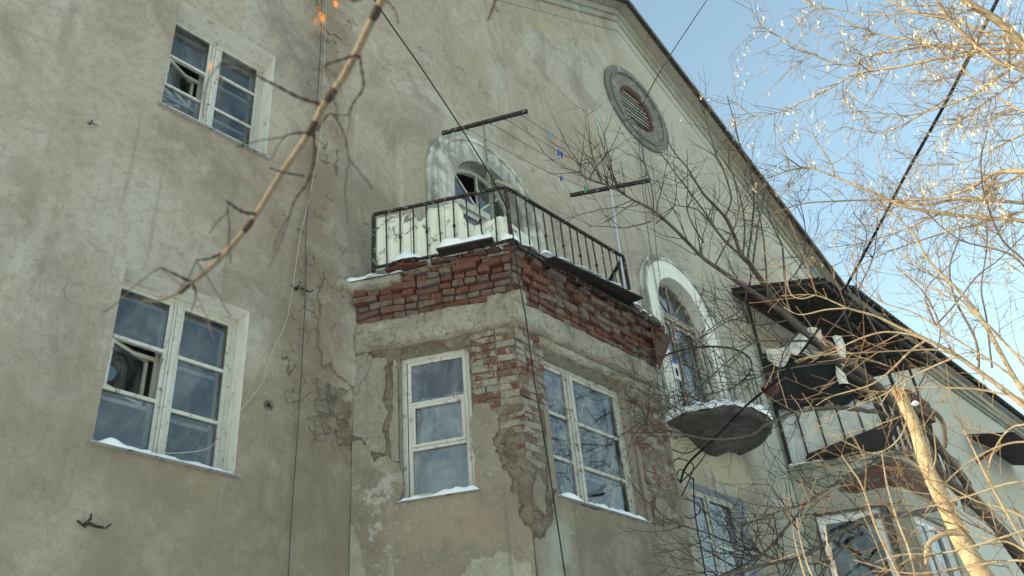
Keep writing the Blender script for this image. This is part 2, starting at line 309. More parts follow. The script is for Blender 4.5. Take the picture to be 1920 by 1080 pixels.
class MB:
    def __init__(s): s.v = []; s.f = []
    def add(s, vs, fs):
        b = len(s.v); s.v += [Vector(v) for v in vs]; s.f += [tuple(i+b for i in f) for f in fs]; return s
    def hexa(s, p):                        # 8 corners: bottom loop, then top loop
        return s.add(p, [(3, 2, 1, 0), (4, 5, 6, 7), (0, 1, 5, 4), (1, 2, 6, 5), (2, 3, 7, 6), (3, 0, 4, 7)])
    def fbox(s, F, a0, a1, z0, z1, o0, o1):
        return s.hexa([F.p(a0, z0, o1), F.p(a1, z0, o1), F.p(a1, z0, o0), F.p(a0, z0, o0), F.p(a0, z1, o1), F.p(a1, z1, o1), F.p(a1, z1, o0), F.p(a0, z1, o0)])
    def bar(s, a, b, w, h=None, upv=(0, 0, 1)):
        a, b = Vector(a), Vector(b); d = (b-a).normalized(); h = h or w
        x = d.cross(Vector(upv))
        if x.length < 1e-3: x = d.cross(Vector((1, 0, 0)))
        x.normalize(); y = x.cross(d)
        q = [(-1, -1), (1, -1), (1, 1), (-1, 1)]
        return s.hexa([a + x*i*w/2 + y*j*h/2 for i, j in q] + [b + x*i*w/2 + y*j*h/2 for i, j in q])
    def tube(s, pts, rad, n=6):
        pts = [Vector(p) for p in pts]; k = len(pts)
        if not isinstance(rad, (list, tuple)): rad = [rad]*k
        vs = []; x = None
        for i, p in enumerate(pts):
            d = (pts[min(i+1, k-1)] - pts[max(i-1, 0)])
            d = d.normalized() if d.length > 1e-9 else Vector((0, 0, 1))
            if x is None: x = d.cross(Vector((.31, .2, .93))); x = x if x.length > .05 else d.cross(Vector((1, 0, 0)))
            x = (x - d*x.dot(d)).normalized(); y = d.cross(x)
            vs += [p + (x*math.cos(6.28318*j/n) + y*math.sin(6.28318*j/n))*rad[i] for j in range(n)]
        fs = [(i*n+j, i*n+(j+1) % n, (i+1)*n+(j+1) % n, (i+1)*n+j) for i in range(k-1) for j in range(n)]
        fs += [tuple(range(n-1, -1, -1)), tuple(range((k-1)*n, k*n))]
        return s.add(vs, fs)
    def plate(s, F, pts, o0, o1, inset=.008):  # polygon in the plane F with thickness and a small bevelled rim
        k = len(pts)
        area = sum(pts[i][0]*pts[(i+1) % k][1] - pts[(i+1) % k][0]*pts[i][1] for i in range(k))
        if area < 0: pts = pts[::-1]
        back = [F.p(a, z, o0) for a, z in pts]; front = [F.p(a, z, o1) for a, z in pts]
        tri = tessellate_polygon([[Vector((a, z, 0)) for a, z in pts]])
        nrm = F.n; fs = []
        for t in tri:
            n_ = (front[t[1]]-front[t[0]]).cross(front[t[2]]-front[t[0]])
            fs.append(tuple(x+k for x in (t if n_.dot(nrm) > 0 else t[::-1])))
        fs += [(i, (i+1) % k, (i+1) % k+k, i+k) for i in range(k)]
        return s.add(back+front, fs)
    def sheet(s, F, outline, holes, o=0.0):    # flat wall with openings
        vs, es = [], []
        for loop in [outline]+holes:
            b = len(vs); vs += [Vector((a, z)) for a, z in loop]; es += [(b+i, b+(i+1) % len(loop)) for i in range(len(loop))]
        V, E, Fc, _, _, _ = delaunay_2d_cdt(vs, es, [], 0, 1e-5)
        def inside(p, L):
            c = False
            for i in range(len(L)):
                (x1, y1), (x2, y2) = L[i], L[i-1]
                if (y1 > p[1]) != (y2 > p[1]) and p[0] < (x2-x1)*(p[1]-y1)/(y2-y1)+x1: c = not c
            return c
        fs = []
        for f in Fc:
            c = sum((V[i] for i in f), Vector((0, 0)))/len(f)
            if inside(c, outline) and not any(inside(c, h) for h in holes): fs.append(tuple(f))
        P = [F.p(v.x, v.y, o) for v in V]
        out = []
        for f in fs:
            n_ = (P[f[1]]-P[f[0]]).cross(P[f[2]]-P[f[0]]); out.append(f if n_.dot(F.n) > 0 else f[::-1])
        return s.add(P, out)
    def grid(s, nu, nv, fn):
        vs = [fn(i/(nu-1), j/(nv-1)) for j in range(nv) for i in range(nu)]
        return s.add(vs, [(j*nu+i, j*nu+i+1, (j+1)*nu+i+1, (j+1)*nu+i) for j in range(nv-1) for i in range(nu-1)])
    def rough(s, F, a0, a1, z0, z1, o1, amp=.02, step=.03, seed=0.0, o0=-.02, edge=.02):  # a lump of render with a broken face
        nu = max(3, int((a1-a0)/step)); nv = max(3, int((z1-z0)/step))
        def fn(u, v):
            e = min(u*(nu-1), (1-u)*(nu-1), v*(nv-1), (1-v)*(nv-1))
            a = a0+(a1-a0)*u; z = z0+(z1-z0)*v
            q = F.p(a, z)
            if e < .5: o = o0
            else: o = o1 + amp*(nz(q, 6, seed)+.6*nz(q, 17, seed)+.4*nz(q, 40, seed)) - (.3*amp if e < 1.5 else 0)
            return F.p(a + edge*nz(q, 5, seed+3), z + edge*nz(q, 5, seed+9) , o)
        return s.grid(nu, nv, fn)
    def build(s, name, mat, parent=None, smooth=False, kind=None, label=None, base=None):
        loc = LOC.get(parent.name if parent else None, Vector((0, 0, 0)))
        if parent is None and base is not None: loc = Vector(base)
        me = bpy.data.meshes.new(name)
        me.from_pydata([v-loc for v in s.v], [], s.f); me.validate(); me.update()
        if smooth: me.polygons.foreach_set('use_smooth', [True]*len(me.polygons))
        me.materials.append(MT[mat] if isinstance(mat, str) else mat)
        o = bpy.data.objects.new(name, me); col.objects.link(o)
        if parent is not None: o.parent = parent
        else: o.location = loc
        LOC[o.name] = loc
        if kind: o['kind'] = kind
        if label: o['label'] = label
        return o
def tag(o, label, cat, group=None):
    o['label'] = label; o['category'] = cat
    if group: o['group'] = group
    return o
def thing(name, loc, label, cat, group=None):
    o = bpy.data.objects.new(name, None); col.objects.link(o); o.location = loc; LOC[o.name] = Vector(loc); o.empty_display_size = .1
    return tag(o, label, cat, group)
def fuse(mesh_obj):                         # weld a mesh and point its faces outward
    bm = bmesh.new(); bm.from_mesh(mesh_obj.data); bmesh.ops.remove_doubles(bm, verts=bm.verts, dist=1e-5)
    bmesh.ops.recalc_face_normals(bm, faces=bm.faces); bm.to_mesh(mesh_obj.data); bm.free(); return mesh_obj
def jag(pts, amp=.02, it=3, seed=1, keep=()):
    r = random.Random(seed); L = list(pts)
    for k in range(it):
        M = []
        for i, a in enumerate(L):
            b = L[(i+1) % len(L)]; M.append(a)
            d = math.hypot(b[0]-a[0], b[1]-a[1])
            if d > .03 and not any(abs(a[0]-x) < 1e-6 and abs(b[0]-x) < 1e-6 for x in keep):
                q = min(amp, d*.22)
                M.append(((a[0]+b[0])/2+r.uniform(-q, q), (a[1]+b[1])/2+r.uniform(-q, q)))
            elif d > .03: M.append(((a[0]+b[0])/2, (a[1]+b[1])/2))
        L = M; amp *= .62
    return L
def arch(cx, zs, r, zb, n=28):
    return [(cx-r, zb)] + [(cx - r*math.cos(math.pi*i/n), zs + r*math.sin(math.pi*i/n)) for i in range(n+1)] + [(cx+r, zb)]
def ringp(cx, cz, r, n=40): return [(cx-r*math.cos(6.28318*i/n), cz+r*math.sin(6.28318*i/n)) for i in range(n)]
def band(mb, F, A, B, o0, o1, closed=False):  # solid between two parallel paths A (inner) and B (outer)
    k = len(A); vs = []
    for a, b in zip(A, B): vs += [F.p(*a, o0), F.p(*a, o1), F.p(*b, o1), F.p(*b, o0)]
    fs = []
    for i in range(k if closed else k-1):
        x, y = i*4, ((i+1) % k)*4
        for j in range(4): fs.append((x+j, y+j, y+(j+1) % 4, x+(j+1) % 4))
    if not closed: fs += [(0, 1, 2, 3), ((k-1)*4+3, (k-1)*4+2, (k-1)*4+1, (k-1)*4)]
    mb.add(vs, fs)
def lump(mb, c, rx, ry, h, seed=0, ang=0.0, n=12):  # soft heap
    c = Vector(c); ca, sa = math.cos(ang), math.sin(ang)
    def fn(u, v):
        t = u*6.28318; r = v
        k = 1+.28*nz((math.cos(t)*1.2, math.sin(t)*1.2, seed), 1, seed)
        x, y = rx*k*r*math.cos(t), ry*k*r*math.sin(t)
        z = h*(1-r**2.4)*(1+.35*nz((x*9, y*9, seed))) - .006*r
        return c + Vector((x*ca-y*sa, x*sa+y*ca, z))
    mb.grid(n+1, 6, fn)
def snow_strip(mb, a, b, width, h, side, seed=0, step=.03):  # snow lying along an edge; side = direction it reaches
    a, b, side = Vector(a), Vector(b), Vector(side).normalized(); n = max(4, int((b-a).length/step))
    def fn(u, v):
        p = a.lerp(b, u); k = .55+.75*abs(nz(p, 4, seed))+.35*nz(p, 13, seed); k = max(k, .12)*min(1, min(u, 1-u)*12+.15)
        e = math.sin(math.pi*min(1, v*1.0)); wv = width*(.8+.5*nz(p, 5, seed+4))
        return p + side*(wv*v) + Vector((0, 0, h*k*(e**.6) - .004))
    mb.grid(n+1, 6, fn)

# ------------------------------------------------------------------ ground
def gr(u, v):
    x, y = -160+320*u, -150+210*v
    return Vector((x, y, .12*nz((x*.12, y*.12, 0)) - .05))
g = MB().grid(70, 46, gr).build('ground', 'snow', smooth=True, kind='structure')

# ------------------------------------------------------------------ the building
B = thing('apartment_building', (0, 0, 0), 'weathered grey-beige plaster apartment house with a gable and a crumbling brick bay', 'building')
AX = 11.48
A1, A2, A3 = 6.95, 11.48, 16.01
LWH = (2.38, 3.57, 4.54, 6.16); UWH = (2.42, 3.59, 8.08, 9.63); CWH = (10.68, 12.12, 4.42, 6.06)
RWL = (19.4, 20.6, 4.54, 6.16); RWU = (19.4, 20.6, 8.08, 9.63)
rect = lambda r: [(r[0], r[2]), (r[1], r[2]), (r[1], r[3]), (r[0], r[3])]
VC = (11.53, 13.98)
EAVE, PEAK = 12.62, 16.93
wall_out = [(-1.6, -.3), (44, -.3), (44, 12.7), (19.0, 12.7), (AX, PEAK-.02), (3.96, 12.7), (-1.6, 12.7)]
holes = [rect(LWH), rect(UWH), rect(CWH), rect(RWL), rect(RWU), arch(A1, 9.2, .65, 6.96), arch(A2, 9.2, .65, 7.02), arch(A3, 9.2, .65, 6.96),
         ringp(*VC, .56), rect((4.95, 8.80, 3.9, 6.3)), rect((14.2, 18.05, 3.9, 6.3)), rect((23.0, 24.2, 8.0, 9.6))]
MB().sheet(FAC, wall_out, holes).build('facade_wall', 'facade', B)
MB().hexa([(-1.6, 0.004, -.3), (-1.6, 12, -.3), (-1.4, 12, -.3), (-1.4, .004, -.3), (-1.6, .004, 12.6), (-1.6, 12, 12.6), (-1.4, 12, 12.6), (-1.4, .004, 12.6)]).build('unseen_end_wall', 'facade', B)  # unseen end, added to shade the front and placed to let sun reach trees
MB().hexa([(-1.4, 12, -.3), (44, 12, -.3), (44, 11.8, -.3), (-1.4, 11.8, -.3), (-1.4, 12, 12.6), (44, 12, 12.6), (44, 11.8, 12.6), (-1.4, 11.8, 12.6)]).build('rear_wall', 'facade', B)
# roofs
def slab(name, q, th, mat):
    q = [Vector(p) for p in q]; n = (q[1]-q[0]).cross(q[2]-q[0]).normalized()
    if n.z < 0: n = -n
    return fuse(MB().hexa([p - n*th for p in q] + q).build(name, mat, B))
slab('main_roof', [(-1.9, -.40, 12.72), (4.0, -.40, 12.72), (4.0, 6, 16.3), (-1.9, 6, 16.3)], .05, 'slate')
slab('rear_roof', [(-1.9, 12.4, 12.72), (44, 12.4, 12.72), (44, 6.02, 16.3), (-1.9, 6.02, 16.3)], .05, 'slate')
slope = (PEAK+.10-12.72)/(AX-3.9)
for sgn in (-1, 1):
    e = AX+sgn*7.62; ze = PEAK+.02-7.62*.5755
    slab('gable_roof', [(e, -.42, ze), (AX, -.42, PEAK+.02), (AX, 7, PEAK+.02), (e, 7, ze)], .06, 'slate')
    # rake cornice: soffit boards and stepped mouldings under the roof edge
    def rk(name, d0, d1, o0, o1, mat):    # a strip running down the rake, d = depth below the roof edge line
        mb = MB(); c = 1/math.cos(math.atan(.5755))
        pts = []
        for (x, zz) in ((AX, PEAK-.05), (AX+sgn*7.5, PEAK-.05-7.5*.5755)): pts.append((x, zz-d0*c, zz-d1*c))
        (xa, a0, a1), (xb, b0, b1) = pts
        mb.hexa([FAC.p(xa, a1, o1), FAC.p(xb, b1, o1), FAC.p(xb, b1, o0), FAC.p(xa, a1, o0), FAC.p(xa, a0, o1), FAC.p(xb, b0, o1), FAC.p(xb, b0, o0), FAC.p(xa, a0, o0)])
        return fuse(mb.build(name, mat, B))
    rk('verge_board', -.02, .05, .33, .405, 'dark'); rk('soffit', .0, .03, .0, .33, 'greywood')
    rk('cornice', .035, .17, -.02, .11, 'pale'); rk('cornice', .17, .30, -.02, .05, 'pale'); rk('cornice', .52, .56, -.02, .014, 'pale')
# right eave: cornice, soffit and a corrugated slate edge
for (d0, d1, o1, m_) in [(.0, .03, .36, 'greywood'), (.03, .20, .22, 'pale'), (.20, .34, .14, 'pale'), (.34, .42, .07, 'pale')]:
    for xa, xb in ((19.05, 44), (-1.8, 3.9)):
        MB().fbox(FAC, xa, xb, 12.62-d1, 12.62-d0, -.02, o1).build('soffit' if d0 == 0 else 'cornice', m_, B)
def sl(u, v):
    x = 19.0+22*u; y = -.46+6.6*v
    return Vector((x, y, 12.70+3.75*v+.035*math.sin(x*6.28/.17)))
ro = MB().grid(1100, 3, sl).build('slate_roof', 'slate', B)
mb = MB()
for x in [19.2+.17*i for i in range(110)]: mb.hexa([(x, -.50, 12.66), (x+.11, -.50, 12.66), (x+.11, -.36, 12.70), (x, -.36, 12.70), (x, -.50, 12.74), (x+.11, -.50, 12.74), (x+.11, -.36, 12.80), (x, -.36, 12.80)])
o = mb.build('slate_edge', 'dark', B, kind='stuff')
# broken bricks where the rake meets the eave
BR = {}
def brick_mesh(w, h, d, seed):
    key = (w, h, d, seed)
    if key in BR: return BR[key]
    r = random.Random(seed*7+int(w*1000)); bm = bmesh.new()
    bmesh.ops.create_cube(bm, size=1)
    for v in bm.verts:
        v.co = Vector((v.co.x*w, (v.co.y+.5)*d, v.co.z*h)) + Vector((r.uniform(-.006, .006), r.uniform(-.006, .010), r.uniform(-.005, .005)))
    bmesh.ops.bevel(bm, geom=list(bm.edges), offset=.006, segments=1, affect='EDGES', clamp_overlap=True)
    for v in bm.verts:
        if v.co.y < d*.3: v.co += Vector((r.uniform(-.003, .003), r.uniform(-.002, .006), r.uniform(-.003, .003)))
    me = bpy.data.meshes.new('brick'); bm.to_mesh(me); bm.free(); BR[key] = me; return me
NB = [0]
def put_brick(F, a, z, o, w, mat, parent=None, h=.066, d=.13, yaw=0.0, tilt=0.0, roll=0.0):
    me = brick_mesh(round(w, 3), h, d, rnd.randrange(5))
    key = (me.name, mat)
    if key not in BR:
        m2 = me.copy(); m2.materials.append(MT[mat]); BR[key] = m2
    ob = bpy.data.objects.new('brick', BR[key]); col.objects.link(ob); ob.parent = parent or B
    M_ = Matrix((F.ex, -F.n, Vector((0, 0, 1)))).transposed()
    M_ = M_ @ Matrix.Rotation(yaw, 3, 'Z') @ Matrix.Rotation(tilt, 3, 'X') @ Matrix.Rotation(roll, 3, 'Y')
    ob.matrix_local = Matrix.Translation(F.p(a, z, o)) @ M_.to_4x4(); NB[0] += 1
    return ob

# ------------------------------------------------------------------ windows
def window(F, r, depth, cols, label, paintm='white', gm='glass', reveal='white', sill=True, inner=True, curtain=None, room=True, fw_=.05, snowy=True, open_pane=None, glass_o=0.0):
    s0, s1, z0, z1 = r; o = -depth
    mb = MB(); th = .055; e = .003
    mb.fbox(F, s0+e, s0+fw_, z0+e, z1-e, o-th, o); mb.fbox(F, s1-fw_, s1-e, z0+e, z1-e, o-th, o)
    mb.fbox(F, s0+fw_, s1-fw_, z0+e, z0+fw_, o-th, o-.002); mb.fbox(F, s0+fw_, s1-fw_, z1-fw_, z1-e, o-th, o-.002)
    W_ = mb.build('window', paintm, B, label=label)
    for i, (ca, cb, trs) in enumerate(cols):
        if i: 
            pa = cols[i-1][1]
            MB().fbox(F, pa, ca, z0+fw_, z1-fw_, o-th, o+.012).build('mullion', paintm, W_)
            MB().fbox(F, (pa+ca)/2-.012, (pa+ca)/2+.012, z0+fw_, z1-fw_, o+.0125, o+.026).build('mullion_bead', paintm, W_)
        sw = .036
        sm = MB()
        sm.fbox(F, ca, ca+sw, z0+fw_, z1-fw_, o-.045, o-.008); sm.fbox(F, cb-sw, cb, z0+fw_, z1-fw_, o-.045, o-.008)
        sm.fbox(F, ca+sw, cb-sw, z0+fw_, z0+fw_+sw, o-.045, o-.009); sm.fbox(F, ca+sw, cb-sw, z1-fw_-sw, z1-fw_, o-.045, o-.009)
        sm.build('sash', paintm, W_)
        zs = [z0+fw_+sw] + sorted(trs) + [z1-fw_-sw]
        for t in sorted(trs):
            MB().fbox(F, ca+sw, cb-sw, t-.016, t+.016, o-.042, o-.004).build('transom', paintm, W_)
        for k in range(len(zs)-1):
            a0, a1, b0, b1 = ca+sw, cb-sw, zs[k]+(.016 if k else 0), zs[k+1]-(.016 if k < len(zs)-2 else 0)
            if open_pane == (i, k):            # small vent sash swung inward
                h = math.radians(24); hx = a0
                def q(a, z, d):
                    dx = a-hx; return F.p(hx+dx*math.cos(h)+d*math.sin(h), z, o-.03-dx*math.sin(h)+d*math.cos(h))
                vb = MB()
                for (x0, x1, y0, y1) in [(a0, a0+.03, b0, b1), (a1-.03, a1, b0, b1), (a0+.03, a1-.03, b0, b0+.03), (a0+.03, a1-.03, b1-.03, b1)]:
                    vb.hexa([q(x0, y0, .015), q(x1, y0, .015), q(x1, y0, -.015), q(x0, y0, -.015), q(x0, y1, .015), q(x1, y1, .015), q(x1, y1, -.015), q(x0, y1, -.015)])
                vb.build('vent_sash', paintm, W_)
                MB().add([q(a0+.03, b0+.03, 0), q(a1-.03, b0+.03, 0), q(a1-.03, b1-.03, 0), q(a0+.03, b1-.03, 0)], [(0, 1, 2, 3)]).build('pane', gm, W_)
            else:
                t1, t2 = rnd.uniform(-.004, .004), rnd.uniform(-.004, .004)
                MB().add([F.p(a0, b0, o-.026+t1), F.p(a1, b0, o-.026+t2), F.p(a1, b1, o-.026+t1), F.p(a0, b1, o-.026-t2)], [(0, 1, 2, 3)]).build('pane', gm, W_)
    if inner:
        ib = MB(); d = .13
        for i, (ca, cb, trs) in enumerate(cols):
            ib.fbox(F, ca-.01, ca+.04, z0+.02, z1-.02, o-d-.03, o-d); ib.fbox(F, cb-.04, cb+.01, z0+.02, z1-.02, o-d-.03, o-d)
            for t in list(trs)+[z0+.05, z1-.05]: ib.fbox(F, ca+.04, cb-.04, t-.045, t-.01, o-d-.03, o-d-.002)
        ib.build('inner_frame', paintm, W_)
    if reveal:
        rv = MB()
        for q in ([F.p(s0, z0, 0), F.p(s0, z0, o-.05), F.p(s0, z1, o-.05), F.p(s0, z1, 0)], [F.p(s1, z0, 0), F.p(s1, z1, 0), F.p(s1, z1, o-.05), F.p(s1, z0, o-.05)],
                  [F.p(s0, z1, 0), F.p(s0, z1, o-.05), F.p(s1, z1, o-.05), F.p(s1, z1, 0)], [F.p(s0, z0, 0), F.p(s1, z0, 0), F.p(s1, z0, o-.05), F.p(s0, z0, o-.05)]):
            rv.add(q, [(0, 1, 2, 3)])
        rv.build('reveal', reveal, W_)
    if sill:
        MB().fbox(F, s0-.03, s1+.03, z0-.014, z0+.004, o+.002, .045).build('sill', 'tin', W_)
        if snowy:
            sb = MB(); snow_strip(sb, F.p(s0-.03, z0-.006, .060), F.p(s1+.03, z0-.006, .060), depth+.05, .075, -F.n, seed=s0)
            sb.build('sill_snow', 'snow', W_, smooth=True, kind='stuff')
    if curtain:
        a0, a1, c0, c1, dd = curtain
        MB().grid(60, 2, lambda u, v: F.p(a0+(a1-a0)*u, c0+(c1-c0)*v, o-dd+.008*math.sin(u*38)+.02*math.sin(u*11)+.01*nz((u*6, v, 0)))).build('curtain', 'curtain', W_, smooth=True)
    if room:
        D_ = -depth-1.5; x0, x1 = s0-.25, s1+.25; y0, y1 = z0-.3, z1+.15; rm = MB(); oo = o-.06
        c8 = [F.p(x0, y0, oo), F.p(x1, y0, oo), F.p(x1, y1, oo), F.p(x0, y1, oo), F.p(x0, y0, D_), F.p(x1, y0, D_), F.p(x1, y1, D_), F.p(x0, y1, D_)]
        rm.add(c8, [(4, 5, 6, 7), (0, 4, 7, 3), (1, 2, 6, 5), (3, 7, 6, 2), (0, 1, 5, 4)]); rm.build('room_interior', 'room', W_)
    return W_
lw = window(FAC, LWH, .20, [(2.42, 2.94, [5.12, 5.60]), (3.01, 3.52, [5.08, 5.59])], 'lower left white window with its small vent pane ajar and snow on the sill', open_pane=(0, 1), gm='glass_clean', reveal='reveal')
uw = window(FAC, UWH, .23, [(2.46, 2.95, [8.63, 9.05]), (3.03, 3.545, [8.64, 9.14])], 'upper left white window with dark panes', open_pane=(0, 1), gm='glass_clean', snowy=False, reveal='reveal')
cw = window(FAC, CWH, .15, [(10.74, 11.30, [4.75, 5.32]), (11.37, 12.06, [4.72, 5.28])], 'white window with bluish reveal under the half-round balcony', reveal='bluewhite', gm='glass_dirty', curtain=(10.7, 12.1, 4.4, 6.0, .35))
bl = window(CANT, (.47, 1.185, 4.48, 6.0), .08, [(.53, 1.13, [5.01, 5.485])], 'single-column white window on the slanted side of the brick bay', paintm='white', gm='glass_dirty', reveal='greywood', curtain=(.5, 1.16, 4.5, 5.66, .26), room=False, inner=False)
bf = window(FRONT, (6.04, 7.38, 4.43, 5.94), .09, [(6.09, 6.50, [4.89, 5.36]), (6.58, 7.33, [4.88, 5.35])], 'double white window in the front of the brick bay', paintm='white_old', gm='glass_dirty', reveal='greywood', curtain=(6.05, 6.95, 4.45, 5.9, .3), room=False)
MB().fbox(CANT, .57, 1.10, 5.02, 5.47, -.082, -.066).v
vs = MB()
for (x0, x1, y0, y1) in [(.568, .60, 5.03, 5.465), (1.062, 1.094, 5.03, 5.465), (.60, 1.062, 5.03, 5.06), (.60, 1.062, 5.435, 5.465)]: vs.fbox(CANT, x0, x1, y0, y1, -.10, -.078)
vs.build('vent_sash', 'white', bl)
window(RCANT, (.23, 1.25, 4.3, 6.12), .06, [(.30, 1.18, [])], 'new white plastic window on the slanted side of the far bay', paintm='plastic', gm='glass_dirty', reveal='plastic', sill=False, inner=False, room=False, fw_=.085)
window(RFRONT, (15.1, 16.5, 4.4, 6.0), .06, [(15.16, 15.76, []), (15.84, 16.44, [])], 'white window on the front of the far bay behind branches', paintm='plastic', reveal='plastic', sill=False, inner=False, room=False)
for r_, lb in ((RWL, 'lower window beyond the far bay'), (RWU, 'upper window beyond the far bay')):
    window(FAC, r_, .19, [(r_[0]+.05, r_[0]+.55, [r_[2]+.6, r_[2]+1.05]), (r_[0]+.64, r_[1]-.05, [r_[2]+.6, r_[2]+1.05])], lb, snowy=False)
window(FAC, (23.0, 24.2, 8.0, 9.6), .19, [(23.05, 23.55, [8.6]), (23.64, 24.15, [8.6])], 'window under the dark wooden awning', snowy=False)
# rooms inside the two bays
for (xa, xb) in ((4.7, 9.05), (13.95, 18.3)):
    rm = MB(); c8 = [Vector(p) for p in ((xa, .3, 3.9), (xb, .3, 3.9), (xb, .3, 6.3), (xa, .3, 6.3), (xa, 3.2, 3.9), (xb, 3.2, 3.9), (xb, 3.2, 6.3), (xa, 3.2, 6.3))]
    rm.add(c8, [(4, 5, 6, 7), (0, 4, 7, 3), (1, 2, 6, 5), (3, 7, 6, 2), (0, 1, 5, 4)])
    zf, zc = 3.9, 6.3
    for zz in (zf, zc):
        rm.add([(xa, .3, zz), (xa+.9, -1.3, zz), (xb-.9, -1.3, zz), (xb, .3, zz)], [(0, 1, 2, 3)])
    rm.build('room_interior', 'room', B)
MB().grid(16, 5, lambda u, v: FAC.p(2.46+.3*u, 8.55+.20*v, -.40-.02*math.sin(u*12))).build('curtain', 'stripe', uw, smooth=True)
# things seen behind the lower left panes
t = tag(MB().tube([FAC.p(2.50, 5.30, -.300), FAC.p(2.503, 5.30, -.312)], .075, 20).build('plate', 'disc', base=FAC.p(2.5, 5.3, -.30)), 'pale blue disc behind the open vent pane of the lower left window', 'plate')
mb = MB(); r5 = random.Random(5)
for i in range(40):
    c = FAC.p(3.1+r5.random()*.36, 4.62+r5.random()*.55, -.42-r5.random()*.15); a = r5.uniform(0, 6.28); L_ = r5.uniform(.07, .15)
    d = Vector((math.cos(a), -.2, math.sin(a)*.7+.4)).normalized(); x = d.cross(Vector((0, 1, 0))).normalized()*L_*.35
    mb.add([c, c+d*L_*.5+x, c+d*L_, c+d*L_*.5-x], [(0, 1, 2, 3)])
tag(mb.build('house_plant', 'leafgreen', base=FAC.p(3.3, 4.6, -.45)), 'green house plant behind the lower left window', 'plant')

# ------------------------------------------------------------------ arched doors
def arched(cx, zb, label, lime, woodm, mull, panes_low, gm, bars_broken=False):
    zs, r0, r1 = 9.2, .65, 1.10
    mb = MB(); band(mb, FAC, arch(cx, zs, r0, zb), arch(cx, zs, r1-.13, zb), -.02, .055)
    S = mb.build('arch_surround', lime, B, label=label)
    mb = MB(); band(mb, FAC, arch(cx, zs, r1-.13, zb), arch(cx, zs, r1-.07, zb), -.02, .075); band(mb, FAC, arch(cx, zs, r1-.07, zb), arch(cx, zs, r1, zb), -.02, .035)
    mb.build('arch_moulding', 'lime_bad', S)
    mb = MB(); band(mb, FAC, arch(cx, zs, r0-.004, zb), arch(cx, zs, r0+.05, zb), -.22, .052); mb.build('reveal', lime, S)
    o = -.15; zt = 9.13; rf = r0-.005
    mb = MB(); band(mb, FAC, arch(cx, zs, rf-.06, zb), arch(cx, zs, rf, zb), o-.06, o); mb.build('door_frame', woodm, S)
    MB().fbox(FAC, cx-rf+.05, cx+rf-.05, zt-.06, zt+.05, o-.055, o+.03).build('transom', woodm, S)
    zt2 = zt+.05; ri = rf-.06
    # fan of panes with radial bars
    angs = [0, 45, 90, 135, 180]
    for i in range(4):
        a, b = R(angs[i]), R(angs[i+1]); pts = [(cx, zt2)]
        for k in range(6, -1, -1):
            q = a+(b-a)*k/6; pts.append((cx-ri*math.cos(q), zs+ri*math.sin(q) if 0 < q < math.pi else zt2))
        tt = rnd.uniform(-.006, .006)
        vs_ = [FAC.p(x, z, o-.03+tt*(x-cx)*3) for x, z in pts]
        if not (bars_broken and i in (1,)): MB().add(vs_, [tuple(range(len(vs_)))]).build('pane', gm, S)
    for q in angs[1:-1]:
        a = R(q); MB().bar(FAC.p(cx, zt2, o-.028), FAC.p(cx-ri*math.cos(a), zs+ri*math.sin(a), o-.028), .03, .035, (0, 1, 0)).build('glazing_bar', woodm, S)
    # two leaves below
    for (a, b) in ((cx-ri, cx+mull-.03), (cx+mull+.03, cx+ri)):
        mb = MB(); w_ = .05
        mb.fbox(FAC, a, a+w_, zb+.02, zt-.06, o-.05, o-.006); mb.fbox(FAC, b-w_, b, zb+.02, zt-.06, o-.05, o-.006)
        for zz in (zb+.06, zt-.10): mb.fbox(FAC, a+w_, b-w_, zz-.04, zz+.04, o-.05, o-.008)
        mb.build('door_leaf', woodm, S)
        zz = [zb+.1] + panes_low + [zt-.14]
        for k in range(len(zz)-1):
            MB().add([FAC.p(a+w_, zz[k], o-.03), FAC.p(b-w_, zz[k], o-.03+rnd.uniform(-.006, .006)), FAC.p(b-w_, zz[k+1], o-.03), FAC.p(a+w_, zz[k+1], o-.03)], [(0, 1, 2, 3)]).build('pane', gm, S)
            if k: MB().fbox(FAC, a+w_, b-w_, zz[k]-.014, zz[k]+.014, o-.045, o-.008).build('glazing_bar', woodm, S)
    MB().fbox(FAC, cx+mull-.03, cx+mull+.03, zb+.02, zt-.06, o-.055, o+.015).build('mullion', woodm, S)
    rm = MB(); D_ = -1.9; x0, x1, y0, y1, oo = cx-.9, cx+.9, zb-.1, 10.1, -.225
    c8 = [FAC.p(x0, y0, oo), FAC.p(x1, y0, oo), FAC.p(x1, y1, oo), FAC.p(x0, y1, oo), FAC.p(x0, y0, D_), FAC.p(x1, y0, D_), FAC.p(x1, y1, D_), FAC.p(x0, y1, D_)]
    rm.add(c8, [(4, 5, 6, 7), (0, 4, 7, 3), (1, 2, 6, 5), (3, 7, 6, 2), (0, 1, 5, 4)]); rm.build('room_interior', 'room', S)
    return S
a1 = arched(A1, 6.96, 'grey-stained white arch round the balcony door above the brick bay', 'lime_bad', 'white_old', .12, [7.9], 'glass_clean', True)
a2 = arched(A2, 7.02, 'white arch with peeling brown door behind the half-round balcony', 'lime', 'brownwood', -.05, [7.75, 8.35], 'glass')
a3 = arched(A3, 6.96, 'white arch of the door under the corrugated canopy', 'lime', 'white_old', 0, [7.9], 'glass')
MB().grid(40, 2, lambda u, v: FAC.p(A2-.6+1.2*u, 7.2+2.5*v, -.30+.01*math.sin(u*40))).build('curtain', 'curtain', a2, smooth=True)

